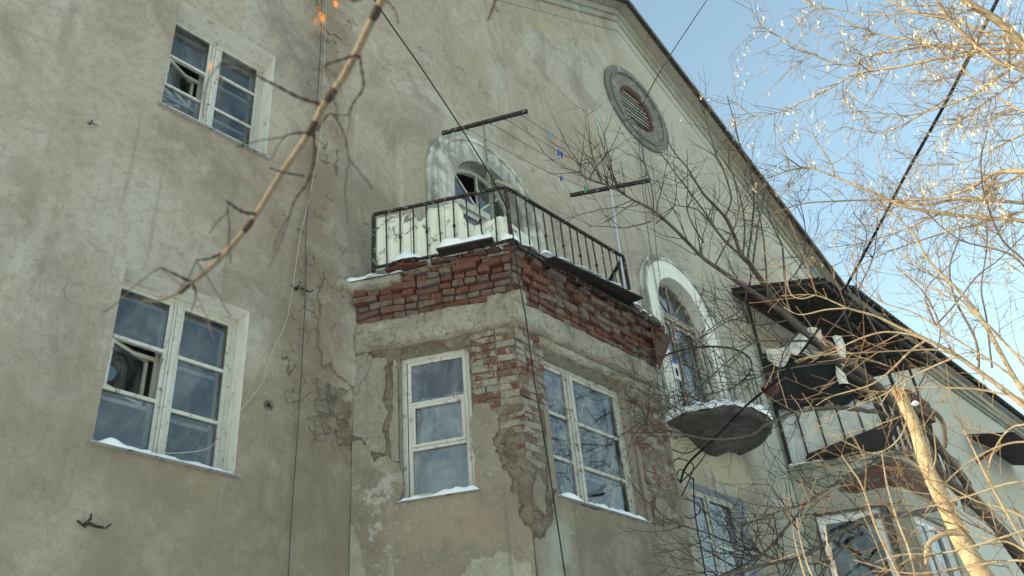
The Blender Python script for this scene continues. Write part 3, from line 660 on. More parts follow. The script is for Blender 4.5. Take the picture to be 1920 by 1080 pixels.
# ------------------------------------------------------------------ round vent
mb = MB(); band(mb, FAC, ringp(*VC, .84), ringp(*VC, 1.0), -.02, .05, True); V_ = mb.build('vent_ring', 'lime_bad', B, label='grey round moulding framing the louvred attic vent')
V_.data.materials[0] = MT['ring']
mb = MB(); band(mb, FAC, ringp(*VC, .82), ringp(*VC, .86), -.02, .075, True); band(mb, FAC, ringp(*VC, .56), ringp(*VC, .82), -.02, .03, True); mb.build('vent_moulding', 'ring', V_)
mb = MB(); band(mb, FAC, ringp(*VC, .545), ringp(*VC, .60), -.35, .028, True); mb.build('reveal', 'ring', V_)
mb = MB(); band(mb, FAC, ringp(*VC, .50), ringp(*VC, .546), -.16, -.02, True); mb.build('vent_frame', 'rustred', V_)
for i in range(8):
    z = VC[1]-.26+i*.098; hw = math.sqrt(max(.001, .505**2-(z-VC[1])**2))
    mb = MB(); mb.hexa([FAC.p(VC[0]-hw, z-.04, -.045), FAC.p(VC[0]+hw, z-.04, -.045), FAC.p(VC[0]+hw, z-.035, -.07), FAC.p(VC[0]-hw, z-.035, -.07),
                       FAC.p(VC[0]-hw, z+.036, -.085), FAC.p(VC[0]+hw, z+.036, -.085), FAC.p(VC[0]+hw, z+.040, -.10), FAC.p(VC[0]-hw, z+.040, -.10)])
    mb.build('slat', 'reveal' if i % 3 else 'white', V_)
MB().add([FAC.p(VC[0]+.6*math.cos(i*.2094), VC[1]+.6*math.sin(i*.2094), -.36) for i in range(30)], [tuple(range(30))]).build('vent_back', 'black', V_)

# ------------------------------------------------------------------ the crumbling brick bay
ZT = 6.95
bw = MB()
bw.sheet(CANT, [(0, -.3), (LC, -.3), (LC, ZT), (0, ZT)], [rect((.47, 1.185, 4.48, 6.0))])
bw.sheet(FRONT, [(5.65, -.3), (8.10, -.3), (8.10, ZT), (5.65, ZT)], [rect((6.04, 7.38, 4.43, 5.94))])
bw.sheet(CANTR, [(0, -.3), (LC, -.3), (LC, ZT), (0, ZT)], [])
bay = bw.build('bay_wall', 'mortar', B, label='bay with fallen plaster and bare brick under the left balcony')
def plates(F, name, mat, parent, lst, o0=-.004):
    for i, (pts, o1, amp, keep) in enumerate(lst):
        fuse(MB().plate(F, jag(pts, amp, 4, 31+i*7+len(pts), keep), o0, o1).build(name, mat, parent))
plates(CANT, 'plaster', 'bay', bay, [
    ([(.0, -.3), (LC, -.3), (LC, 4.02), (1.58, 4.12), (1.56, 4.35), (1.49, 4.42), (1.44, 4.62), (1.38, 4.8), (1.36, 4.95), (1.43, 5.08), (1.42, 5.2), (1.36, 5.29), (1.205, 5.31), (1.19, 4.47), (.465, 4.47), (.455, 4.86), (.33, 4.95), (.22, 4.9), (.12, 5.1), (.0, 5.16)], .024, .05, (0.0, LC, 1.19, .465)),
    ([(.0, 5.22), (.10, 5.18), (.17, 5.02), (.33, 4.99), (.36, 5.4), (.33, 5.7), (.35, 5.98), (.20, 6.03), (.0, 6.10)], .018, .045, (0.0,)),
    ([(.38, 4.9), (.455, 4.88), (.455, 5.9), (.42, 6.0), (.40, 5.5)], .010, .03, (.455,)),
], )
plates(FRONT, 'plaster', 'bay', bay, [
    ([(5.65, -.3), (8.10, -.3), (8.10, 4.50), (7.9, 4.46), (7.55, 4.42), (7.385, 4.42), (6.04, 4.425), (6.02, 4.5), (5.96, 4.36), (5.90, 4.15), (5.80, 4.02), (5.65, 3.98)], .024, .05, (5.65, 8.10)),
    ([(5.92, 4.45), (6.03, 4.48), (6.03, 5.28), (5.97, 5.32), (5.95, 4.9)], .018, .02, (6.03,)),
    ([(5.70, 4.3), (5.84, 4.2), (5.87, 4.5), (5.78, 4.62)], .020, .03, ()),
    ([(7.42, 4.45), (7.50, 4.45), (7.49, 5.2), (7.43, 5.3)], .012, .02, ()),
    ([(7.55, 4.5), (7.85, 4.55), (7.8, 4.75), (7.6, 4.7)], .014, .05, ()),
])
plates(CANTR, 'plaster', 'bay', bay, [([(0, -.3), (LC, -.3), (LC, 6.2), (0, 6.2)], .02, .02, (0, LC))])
# lintel band of crumbling concrete
mb = MB(); mb.rough(CANT, .0, 1.70, 6.10, 6.44, .065, .022, .022, 2, -.03); mb.build('lintel_band', 'concrete', bay, smooth=True)
mb = MB(); mb.rough(FRONT, 5.60, 8.10, 6.13, 6.42, .075, .018, .024, 5, -.03); mb.build('lintel_band', 'concrete', bay, smooth=True)
mb = MB(); mb.rough(FRONT, 5.98, 8.06, 6.005, 6.135, .040, .014, .024, 8, -.03, .012); mb.build('lintel_band', 'concrete', bay, smooth=True)
mb = MB(); mb.rough(CANT, -.04, .56, 6.785, 6.925, .16, .012, .022, 12, -.03, .012); mb.build('ledge_block', 'concrete', bay, smooth=True)
mb = MB(); mb.rough(FAC, 4.50, 4.82, 6.80, 6.92, .10, .014, .022, 13, -.03, .012); mb.build('ledge_block', 'concrete', bay, smooth=True)
mb = MB(); mb.rough(CANT, 1.40, 1.80, 6.36, 6.50, .085, .03, .022, 21, -.03, .03); mb.build('ledge_block', 'concrete', bay, smooth=True)
# corbelled courses
def course(F, a0, a1, z, o, rag=.015, miss=0.0, mat=None, head=.55, d=.14):
    a = a0
    while a < a1-.05:
        w_ = .122 if rnd.random() < head else .252
        if a+w_ > a1+.05: w_ = max(.06, a1-a)
        if rnd.random() >= miss:
            put_brick(F, a+w_/2, z+rnd.uniform(-.004, .004), o+rnd.uniform(-rag, rag), round(w_, 2), mat or 'brick', bay, .067, d, rnd.gauss(0, .035+rag*1.2), rnd.gauss(0, .025+rag), rnd.gauss(0, .018+rag*.3))
        a += w_+.012
for i in range(7):
    z = 6.463+.0715*i; o = .040+.020*i
    L0 = .02+.03*abs(3-i)*rnd.random() + (0.50 if i >= 5 else 0)
    course(CANT, L0, LC+o*.35, z, o, .014+.006*i, .02 if i < 4 else .09, head=.62)
    course(FRONT, 5.655-o*.3, 8.10+o*.4, z, o, .016+.006*i, .03 if i < 4 else .10, head=.76)
# jagged loose bricks along the edge of the balcony floor
for F, a0, a1, n in ((CANT, .45, 1.75, 9), (FRONT, 5.6, 8.1, 15)):
    for k in range(n):
        a = a0+(a1-a0)*(k+rnd.uniform(.2, .8))/n
        put_brick(F, a, 6.985+rnd.uniform(-.01, .02), .15+rnd.uniform(-.03, .07), rnd.choice((.12, .12, .2, .25)), rnd.choice(('brick', 'brick', 'limed')), bay, .066, .14, rnd.uniform(-.5, .5), rnd.uniform(-.12, .12), rnd.uniform(-.1, .1))
# brick showing through limewash beside the windows
for i in range(20):
    z = 6.065-.0765*i
    if z > 5.30: course(CANT, 1.205, 1.65, z, .016, .008, .04, 'limed' if rnd.random() < .85 else 'brick', .5, .09)
    elif z > 4.75: course(CANT, 1.43, 1.65, z, .006, .010, .25, 'limed', .5, .09)
    course(FRONT, 5.665, 6.02 if z > 5.3 else 5.92, z, .016 if z > 5.2 else .006, .010, .05 if z > 5.2 else .25, 'limed', .6, .09)
for i in range(20):
    z = 5.98-.0765*i
    if z > 4.52: course(FRONT, 7.44+rnd.uniform(0, .05), 8.09, z, .004, .008, .12, 'limed' if rnd.random() < .8 else 'brick', .35, .09)
def join_bricks(parent, keep=0):           # bricks past the first 300 become one piece of brickwork
    obs = sorted((o for o in bpy.data.objects if o.parent == parent and o.name.startswith('brick')), key=lambda o: (o.matrix_basis.translation.x > 7.3, -o.matrix_basis.translation.z))[keep:]
    if not obs: return
    mb = MB(); sh = []
    for o in obs:
        mb.add([o.matrix_basis @ v.co for v in o.data.vertices], [tuple(p.vertices) for p in o.data.polygons]); sh += [rnd.random()]*len(o.data.polygons)  # one shade per brick
    mats = [o.data.materials[0] for o in obs]
    j = mb.build('brickwork', max(set(mats), key=mats.count), parent, kind='stuff')
    if len(j.data.polygons) == len(sh): j.data.attributes.new('shade', 'FLOAT', 'FACE').data.foreach_set('value', sh)
    for o in obs: bpy.data.objects.remove(o)
join_bricks(bay, 292)
# body of the corbel behind the bricks and the balcony floor
def bay_solid(name, off0, off1, z0, z1, mat, parent, x0=4.78, cx=CX, wid=2.45):
    def ring(of, z): 
        k = of*.53
        return [Vector((x0-of*1.15, .0, z)), Vector((x0+cx-k, -CY-of, z)), Vector((x0+cx+wid+k, -CY-of, z)), Vector((x0+2*cx+wid+of*1.15, .0, z))]
    a, b = ring(off0, z0), ring(off1, z1)
    mb = MB(); mb.add(a+b, [(3, 2, 1, 0), (4, 5, 6, 7), (0, 1, 5, 4), (1, 2, 6, 5), (2, 3, 7, 6), (3, 0, 4, 7)])
    return fuse(mb.build(name, mat, parent))
bay_solid('corbel', .005, .075, 6.42, 6.93, 'joint', bay)
bay_solid('balcony_floor', .09, .09, 6.932, 6.96, 'greywood', bay)
# plaster skin hanging beside the bay, with its broken edge, and chips over the facade
plates(FAC, 'plaster', 'facade', B, [
    ([(4.36, 6.95), (4.60, 7.0), (4.79, 6.80), (4.80, 6.62), (4.79, 6.38), (4.765, 5.74), (4.62, 5.80), (4.47, 5.92), (4.40, 5.82), (4.33, 6.2), (4.30, 6.6)], .030, .035, (4.79,)),
    ([(4.02, 5.35), (4.18, 5.42), (4.30, 5.55), (4.36, 5.70), (4.28, 5.62), (4.12, 5.50), (4.0, 5.44)], .016, .03, ()),
    ([(4.15, 8.75), (4.32, 8.70), (4.36, 8.92), (4.28, 9.05), (4.14, 9.0)], .014, .05, ()),
    ([(4.18, 8.45), (4.34, 8.42), (4.30, 8.62), (4.2, 8.6)], .014, .04, ()),
    ([(4.05, 11.05), (4.3, 10.55), (4.5, 10.6), (4.62, 11.1), (4.3, 11.4)], .02, .05, ()),
    ([(4.83, 8.1), (4.93, 8.15), (4.97, 7.9), (4.86, 7.85)], .01, .03, ()),
])
plates(CANT, 'plaster', 'pale', bay, [([(.0, 3.2), (.5, 3.2), (.42, 3.62), (.26, 3.80), (.15, 3.86), (.10, 4.1), (.04, 4.32), (.0, 4.36)], .031, .03, (0.0,)), ([(.85, 2.9), (1.64, 2.9), (1.62, 3.76), (1.5, 3.80), (1.35, 3.90), (1.2, 3.88), (1.05, 3.80), (.9, 3.70)], .031, .04, ())])
mb = MB(); mb.rough(FAC, 4.30, 4.77, 5.05, 5.72, .004, .012, .02, 33, -.02, .03); mb.build('bare_render', 'mortar', B, smooth=True)
r9 = random.Random(9)
chips = MB()
for k in range(48):   # small blistered flakes along the downpipe scar and under the sills
    x, z = (r9.gauss(4.28, .22), r9.uniform(5.0, 12)) if k < 48 else (r9.uniform(2.3, 3.7), r9.choice((4.2, 7.7, 6.4))+r9.gauss(0, .14))
    if LWH[0]-.1 < x < LWH[1]+.1 and (LWH[2]-.1 < z < LWH[3]+.08 or UWH[2]-.1 < z < UWH[3]+.08): continue
    s_ = r9.uniform(.02, .06); n_ = 7
    pts = jag([(x+s_*r9.uniform(.5, 1.3)*math.cos(6.283*i/n_), z+1.5*s_*r9.uniform(.5, 1.3)*math.sin(6.283*i/n_)) for i in range(n_)], .02, 1, k)
    chips.plate(FAC, pts, -.003, r9.uniform(.006, .014))
fuse(chips.build('plaster_flakes', 'facade', B, kind='stuff'))
# ------------------------------------------------------------------ the far bay, paler and sounder
rb = MB()
rb.sheet(RCANT, [(0, -.3), (LC, -.3), (LC, ZT), (0, ZT)], [rect((.23, 1.25, 4.3, 6.12))])
rb.sheet(RFRONT, [(14.9, -.3), (17.35, -.3), (17.35, ZT), (14.9, ZT)], [rect((15.1, 16.5, 4.4, 6.0))])
rb.sheet(RCANTR, [(0, -.3), (LC, -.3), (LC, ZT), (0, ZT)], [])
rbay = rb.build('bay_wall', 'mortar', B, label='far bay with a red brick patch and a new white window')
plates(RCANT, 'plaster', 'pale', rbay, [([(0, -.3), (LC, -.3), (LC, 6.42), (1.3, 6.45), (.85, 6.42), (.72, 6.5), (.74, 6.62), (1.0, 6.74), (1.3, 6.82), (1.45, 6.94), (0, 6.95), (0, 6.2), (.16, 6.16), (.225, 6.14), (.22, 4.2), (1.26, 4.2), (1.27, 6.15), (.7, 6.21), (.18, 6.19), (.06, 6.22), (.03, 4.3)], .03, .02, (0, LC, .22, 1.26))] if False else [
    ([(0, 6.20), (.16, 6.19), (.3, 6.165), (.8, 6.17), (1.3, 6.16), (LC, 6.18), (LC, 6.40), (1.3, 6.44), (.9, 6.42), (.70, 6.48), (.74, 6.62), (1.0, 6.74), (1.3, 6.82), (1.45, 6.94), (0, 6.95)], .035, .02, (0, LC)),
    ([(0, -.3), (.21, -.3), (.20, 5.3), (.15, 5.6), (.20, 6.0), (.21, 6.15), (0, 6.18)], .03, .02, (0,)),
    ([(.22, -.3), (LC, -.3), (LC, 4.25), (.22, 4.25)], .03, .01, (LC,)),
    ([(1.33, 4.3), (LC, 4.3), (LC, 6.15), (1.38, 6.13), (1.34, 5.2)], .03, .02, (LC,))])
plates(RFRONT, 'plaster', 'pale', rbay, [([(14.9, 6.03), (17.35, 6.03), (17.35, 6.42), (14.9, 6.42)], .035, .015, (14.9, 17.35)), ([(14.9, -.3), (17.35, -.3), (17.35, 4.38), (14.9, 4.38)], .03, .01, (14.9, 17.35)), ([(16.52, 4.4), (17.35, 4.4), (17.35, 6.02), (16.52, 6.02)], .03, .01, (17.35,)), ([(14.9, 4.4), (15.08, 4.4), (15.08, 6.02), (14.9, 6.02)], .03, .01, (14.9,))])
for i in range(7):
    z = 6.455+.0715*i
    bay_, bay = bay, rbay
    course(RCANT, .74+max(0, i-2)*.13, LC+.03, z, .014, .006, 0, 'brick', .5, .07)
    course(RFRONT, 14.91, 16.6-.1*i, z, .014, .006, .02, 'brick', .5, .07)
    bay = bay_
join_bricks(rbay, 0)
mb = MB(); mb.rough(RCANT, -.05, 1.75, 6.945, 7.03, .14, .012, .03, 41, -.03, .015); mb.rough(RFRONT, 14.85, 17.4, 6.945, 7.03, .14, .012, .03, 43, -.03, .015)
mb.build('ledge', 'pale', rbay, smooth=True)
bay_solid('balcony_floor', .09, .09, 6.952, 7.02, 'pale', rbay, 14.03)

# ------------------------------------------------------------------ half-round balcony slab
prof = [(.99, 7.02), (1.01, 6.99), (1.01, 6.90), (.98, 6.865), (.92, 6.86), (.89, 6.88), (.66, 6.85), (.48, 6.78), (.32, 6.71), (.2, 6.66), (.01, 6.64)]
mb = MB(); n = 40
vsl = []
for (r_, z) in [(.01, 7.03)]+prof:
    for k in range(n+1):
        a = math.pi*k/n; rr = r_*(1+.02*nz((a*3, z*4, 0)))
        vsl.append(Vector((A2-.05-rr*math.cos(a), -rr*math.sin(a), z+.012*nz((a*5, r_*6, 3)))))
mb.add(vsl, [(i*(n+1)+k+1, i*(n+1)+k, (i+1)*(n+1)+k, (i+1)*(n+1)+k+1) for i in range(len(prof)) for k in range(n)])
fuse(mb.build('balcony_slab', 'slab', B, smooth=True, label='half-round concrete balcony slab with a bowl-shaped underside'))

# ------------------------------------------------------------------ railings
def baluster(mb_mat, parent, p, h, knot=True, r=.009, lean=(0, 0)):
    p = Vector(p); q = p+Vector((lean[0], lean[1], h)); mb = MB()
    m_ = p.lerp(q, .5)
    if knot: mb.tube([p, p.lerp(q, .46), p.lerp(q, .48), m_, p.lerp(q, .52), p.lerp(q, .54), q], [r, r, r*1.9, r*2.2, r*1.9, r, r], 6)
    else: mb.tube([p, q], r, 6)
    return mb.build('baluster', mb_mat, parent)
def railing(name, path, zb, zt, spacing, label, mat, group=None, knot=True, toprail=(.036, .026), both=True):
    T_ = thing(name, (*path[0], zb), label, 'balcony railing', group)
    for i in range(len(path)-1):
        a, b = Vector(path[i]), Vector(path[i+1]); L_ = (b-a).length; k = max(2, round(L_/spacing))
        MB().bar((*a, zt), (*b, zt), *toprail).build('handrail', mat, T_)
        if both: MB().bar((*a, zb+.03), (*b, zb+.03), .03, .02).build('bottom_rail', mat, T_)
        for j in range(1, k):
            q = a.lerp(b, j/k); baluster(mat, T_, (q.x, q.y, zb), zt-zb-.016, knot and j % 2 == 0, .0085 if knot else .014, (rnd.uniform(-.01, .01), rnd.uniform(-.01, .01)))
    for q in path: MB().bar((*q, zb-.02), (*q, zt-.016), .032).build('post', mat, T_)
    return T_
RP = [(4.75, -.34), (5.53, -1.60), (7.56, -1.60), (8.42, -.20)]
rail = railing('balcony_railing', RP, 6.96, 7.70, .150, 'rusty iron railing with peeling cream sheets above the crumbling brick bay', 'rust')
MB().bar((5.40, -1.58, 7.715), (5.72, -1.62, 7.722), .05, .04).build('bracket', 'greywood', rail)
# cream sheets tied inside the slanted side of the railing
e_ = CANT.ex; n_ = CANT.n
RF = Fr((4.75+n_.x*-.03, -.34+n_.y*-.03), (e_.x, e_.y), (n_.x, n_.y))
zt = 7.66
for pts in [[(.02, 6.98), (.40, 6.98), (.40, 7.62), (.36, 7.66), (.02, 7.66)], [(.41, 6.985), (.78, 6.985), (.78, 7.64), (.62, 7.66), (.57, 7.55), (.50, 7.50), (.46, 7.60), (.41, 7.64)],
            [(.79, 6.98), (1.06, 6.98), (1.10, 7.30), (1.03, 7.36), (.99, 7.44), (.95, 7.62), (.92, 7.66), (.79, 7.66)], [(1.07, 6.98), (1.49, 6.99), (1.48, 7.33), (1.34, 7.36), (1.24, 7.31), (1.11, 7.30)]]:
    fuse(MB().plate(RF, jag(pts, .012, 3, int(pts[0][0]*100)+3, (.02, .40, .41, .78, .79, 1.07)), -.014, rnd.uniform(-.008, -.002)).build('cream_sheet', 'cream', rail))
def bent(u, v):
    a = R(-20+75*u); c = Vector((5.62, -1.47)); z = 7.00+(.42-.22*u)*v+.02*nz((u*4, v*4, 1))
    return Vector((5.56+.42*u, -1.56+.03*math.sin(u*6)+.05*v, z))
MB().grid(14, 8, bent).build('cream_sheet', 'cream', rail, smooth=True)
MB().grid(12, 8, lambda u, v: Vector((7.05+.45*u, -1.54+.03*math.sin(u*9), 6.99+.26*v*(1-.3*u)))).build('blue_sheet', 'bluewhite', rail, smooth=True)
# dark roofing sheets and angle iron along the broken balcony edge
tag(MB().bar((5.62, -1.60, 6.955), (7.98, -1.66, 6.845), .045, .035).build('angle_iron', 'rust', base=(5.62, -1.60, 6.95)), 'long rusty angle iron under the front of the left balcony railing', 'iron bar')
def tilted(name, q, th, mat, label, cat):
    q = [Vector(p) for p in q]; n_ = (q[1]-q[0]).cross(q[2]-q[0]).normalized()
    if n_.z < 0: n_ = -n_
    mb = MB(); mb.hexa([p-n_*th for p in q]+q); return tag(fuse(mb.build(name, mat, base=q[0])), label, cat)
tilted('roofing_sheet', [(5.98, -1.78, 6.90), (7.42, -1.86, 6.925), (7.50, -1.50, 7.02), (6.02, -1.40, 7.01)], .012, 'dark', 'black roofing sheet with snow jutting from the front of the left balcony', 'roofing sheet')
tilted('roofing_sheet', [(5.02, -1.02, 6.985), (5.33, -1.52, 6.99), (5.55, -1.38, 7.03), (5.24, -.88, 7.02)], .02, 'dark', 'short black board with snow at the slanted edge of the left balcony', 'board')
tilted('underside_sheet', [(7.92, -1.56, 6.92), (8.60, -1.42, 7.03), (8.56, -1.40, 6.98), (7.96, -1.54, 6.30)], .008, 'rustred', 'dark rust-brown sheet standing in for the balcony floor underside at the corner of the brick bay beside the arch', 'underside sheet')  # sheet added in place of the dark underside of the overhanging floor
# semi-circular railing
S2 = thing('balcony_railing', (A2, 0, 7.02), 'thin curved railing round the half-round balcony', 'balcony railing')
rr = .93
arcp = lambda r_, z, n=26: [(A2-r_*math.cos(math.pi*k/n), -.02-r_*math.sin(math.pi*k/n)*.98, z) for k in range(n+1)]
MB().tube(arcp(rr, 8.02), .016, 6).build('handrail', 'rust', S2)
MB().tube(arcp(rr, 7.40), .008, 5).build('middle_rail', 'greenbar', S2)
for k in range(1, 17):
    a = math.pi*k/17; baluster('greenbar', S2, (A2-rr*math.cos(a), -.02-rr*.98*math.sin(a), 7.02), .99, False, .0085)
# far balcony
RP3 = [(14.0, -.06), (14.83, -1.53), (17.42, -1.53), (18.30, -.06)]
r3 = railing('balcony_railing', RP3, 7.03, 8.15, .36, 'dark iron railing of the far balcony under the corrugated canopy', 'dark', None, False, (.05, .04))
FR3 = Fr(RP3[0], (RP3[1][0]-RP3[0][0], RP3[1][1]-RP3[0][1]), (-(RP3[0][1]-RP3[1][1]), -(RP3[1][0]-RP3[0][0])))
for k in range(7):
    x = 14.95+k*.36; MB().bar((x, -1.53, 7.05), (x+.02, -1.53, 8.12), .05, .03).build('baluster', 'dark', r3)
fuse(MB().plate(FR3, [(.03, 7.05), (1.64, 7.05), (1.64, 8.12), (.03, 8.12)], -.05, -.035).build('pale_sheet', 'tarp', r3))
MB().hexa([(14.95, -1.49, 7.05), (17.4, -1.49, 7.05), (17.4, -1.475, 7.05), (14.95, -1.475, 7.05), (14.95, -1.49, 8.05), (17.4, -1.49, 8.05), (17.4, -1.475, 8.05), (14.95, -1.475, 8.05)]).build('pale_sheet', 'tarp', r3)
tilted('metal_apron', [(14.10, -.28, 7.06), (14.80, -1.50, 7.08), (14.72, -1.86, 7.45), (13.98, -.42, 7.13)], .012, 'dark', 'dark metal apron sticking out below the far balcony railing', 'metal sheet')
# canopy
cn = thing('balcony_canopy', (13.6, 0, 10.5), 'dark corrugated lean-to canopy over the far balcony', 'canopy')
zb_, zf_ = 10.52, 10.22
k = 0; x = 13.55
while x < 19.5:
    x1 = min(19.5, x+1.05)
    def rf(u, v, x=x, x1=x1, k=k):
        X = x+(x1+.06-x)*u; sh = .62*v*max(0, 1-(X-13.55)/5.9)
        return Vector((X+sh, -.02-1.56*v, zb_+(zf_-zb_)*v+.045*math.sin(X*6.283/.30)+.006*k % .018))
    MB().grid(44, 4, rf).build('roof_sheet', 'dark', cn, smooth=True); x = x1; k += 1
for (p, q) in [((13.98, -.08, 7.05), (14.0, -.08, 10.46)), ((14.83, -1.53, 8.15), (14.75, -1.50, 10.22)), ((17.42, -1.53, 8.15), (17.5, -1.5, 10.22)), ((18.3, -.08, 7.05), (18.3, -.08, 10.46)), ((16.1, -1.53, 8.15), (16.1, -1.5, 10.22))]:
    MB().bar(p, q, .05).build('canopy_post', 'dark', cn)
MB().bar((14.1, -1.5, 10.17), (19.5, -1.5, 10.17), .06, .05).build('canopy_beam', 'dark', cn); MB().bar((13.6, -.04, 10.46), (19.5, -.04, 10.46), .06, .05).build('canopy_beam', 'dark', cn)
MB().bar((13.62, -.06, 10.45), (14.2, -1.5, 10.18), .06, .05).build('canopy_beam', 'dark', cn)
# laundry and tarpaulin on the far balcony
def tarp(u, v):
    a = -.02+1.60*u; z = 8.02+1.12*v-.05*u + (.10*math.sin(u*7)+.10*math.sin(u*17+1)+.16*nz((u*4, 3, 1), 1.5))*v - .12*nz((u*6, 1, 7), 1.3)*(1-v)
    q = FR3.p(a, z, .05+.05*math.sin(u*13+v*3)*(1-.4*v)+.04*nz((u*5, v*5, 0))); return q
tag(MB().grid(40, 14, tarp).build('tarpaulin', 'black', base=FR3.p(.7, 8.15, 0), smooth=True), 'black tarpaulin hung along the side of the far balcony', 'tarpaulin')
def cloth(u, v):
    a = .10+1.05*u; sag = .25*math.sin(u*3.14*1.5)
    z = 9.28-.34*v*(.6+.5*abs(math.sin(u*8)))+.16*u-.22*math.sin(u*6.2)*.5
    return FR3.p(a, z, .12+.05*math.sin(v*5+u*9))
tag(MB().grid(36, 10, cloth).build('laundry', 'stripe', base=FR3.p(.6, 9.2, .1), smooth=True), 'crumpled white cloth draped over the black tarpaulin', 'cloth')
tag(MB().grid(8, 14, lambda u, v: FR3.p(1.30+.16*u-.12*v+.04*math.sin(v*6), 9.25-.95*v, .14+.03*math.sin(u*5))).build('laundry', 'stripe', base=FR3.p(1.3, 8.8, .1), smooth=True), 'narrow white strap of cloth hanging at the front corner of the tarpaulin', 'cloth')
bx = thing('wooden_box', (16.35, -1.62, 8.0), 'brown plank box fixed to the far balcony rail behind the cut trunk', 'wooden box')
for i in range(4): MB().hexa([(15.9, -1.80, 8.0+.1*i), (16.9, -1.80, 8.0+.1*i), (16.9, -1.58, 8.0+.1*i), (15.9, -1.58, 8.0+.1*i), (15.9, -1.80, 8.09+.1*i), (16.9, -1.80, 8.09+.1*i), (16.9, -1.58, 8.09+.1*i), (15.9, -1.58, 8.09+.1*i)]).build('plank', 'rustred', bx)
for k, (xa, za, xb, zb2, w_) in enumerate([(15.0, 8.1, 15.35, 9.6, .16), (15.5, 8.0, 15.3, 9.3, .12), (15.9, 8.1, 16.5, 9.2, .14), (16.7, 8.05, 16.6, 9.5, .10), (17.0, 8.1, 17.35, 9.0, .18)]):
    tag(MB().bar((xa, -1.30+.06*k, za-.9), (xb, -.9+.05*k, zb2), .03, w_, (1, 0, 0)).build('stored_board', 'sheet' if k % 2 else 'greywood', base=(xa, -1.3+.06*k, za-.9)), ['wide grey board leaning at the front corner of the far balcony', 'narrow grey board leaning beside the front corner board', 'slanting grey plank behind the plank box on the far balcony', 'thin dark plank standing upright behind the plank box', 'broad grey board leaning at the right end of the far balcony'][k] if k not in (1,) else 'narrow dark board leaning beside the front corner board', 'board')
# awning farther along
aw = thing('wooden_awning', (25.5, 0, 10.6), 'dark wooden awning over a window at the far right end of the wall', 'awning')
q = [(25.7, -.02, 10.72), (25.5, -1.25, 10.28), (29.5, -1.25, 10.28), (29.5, -.02, 10.72)]
for i in range(5):
    t0, t1 = i/5, (i+.94)/5; L0, L1 = Vector(q[0]), Vector(q[1]); M0, M1 = Vector(q[3]), Vector(q[2])
    a_, b_, c_, d_ = L0.lerp(L1, t0), L0.lerp(L1, t1), M0.lerp(M1, t1), M0.lerp(M1, t0); dz = Vector((0, 0, .03))
    fuse(MB().hexa([a_-dz, b_-dz, c_-dz, d_-dz, a_, b_, c_, d_]).build('plank', 'sheet', aw))
MB().bar((25.75, -.02, 9.9), (25.6, -1.15, 10.27), .06).build('bracket', 'sheet', aw)

# ------------------------------------------------------------------ clothes dryer on the left balcony
dr = thing('clothes_dryer', (5.50, -1.37, 6.96), 'rusty T-posts with sagging clothes lines above the left balcony', 'clothes dryer')
MB().tube([(5.505, -1.40, 6.98), (5.50, -1.395, 7.8), (5.50, -1.39, 8.80)], [.022, .018, .014], 8).build('post', 'greenbar', dr)
MB().tube([(5.505, -1.401, 6.98), (5.503, -1.40, 7.69)], .027, 8).build('post_sleeve', 'greenbar', dr)
MB().tube([(7.50, -1.57, 7.0), (7.56, -1.60, 8.76)], .014, 8).build('post', 'bluepole', dr)
b1 = (Vector((5.25, -.96, 8.765)), Vector((5.74, -1.86, 8.765))); b2 = (Vector((7.26, -1.17, 8.775)), Vector((7.84, -2.02, 8.79)))
MB().bar(*b1, .036, .040).build('crossbar', 'rust', dr); MB().bar(*b2, .036, .045).build('crossbar', 'rust', dr)
LINES = []
for i, t in enumerate((.30, .56, .74, .92)):
    a, b = b1[0].lerp(b1[1], t), b2[0].lerp(b2[1], (t*.9+.06)); a.z -= .03; b.z -= .03
    pts = [a.lerp(b, u/12)+Vector((0, 0, -.06*math.sin(math.pi*u/12))) for u in range(13)]; LINES.append(pts)
    MB().tube(pts, .0034, 4).build('clothes_line', 'wire', dr); MB().tube([a+Vector((0, 0, .03)), a+Vector((.01, 0, -.02)), a], .006, 5).build('hook', 'rust', dr)
def peg(li, u, mat, label, scale=1.0):
    P_ = LINES[li]; f = u*12; i = int(f); p = P_[i].lerp(P_[i+1], f-i); d = (P_[i+1]-P_[i]).normalized(); s_ = Vector((d.y, -d.x, 0)).normalized()
    t = thing('clothes_peg', p-Vector((0, 0, .03)), label, 'clothes peg', None)
    for sg in (-1, 1): MB().bar(p+s_*.006*sg+Vector((0, 0, .022)), p+s_*.010*sg-Vector((0, 0, .055*scale)), .009, .014).build('peg_half', mat, t)
    MB().bar(p-s_*.012-Vector((0, 0, .008)), p+s_*.012-Vector((0, 0, .008)), .006).build('spring', 'wire', t)
PEGS = [(3, .22, 'lightblue', 'light blue clothes peg nearest the left crossbar', 1), (2, .40, 'blue', 'deep blue clothes peg, upper of the close pair on the line', 1.2), (2, .425, 'blue', 'deep blue clothes peg, lower of the close pair on the line', 1), (0, .70, 'blue', 'small blue clothes peg beside the green one', .8), (0, .90, 'green', 'green clothes peg by the right crossbar', 1.5)]
for q in PEGS: peg(*q)

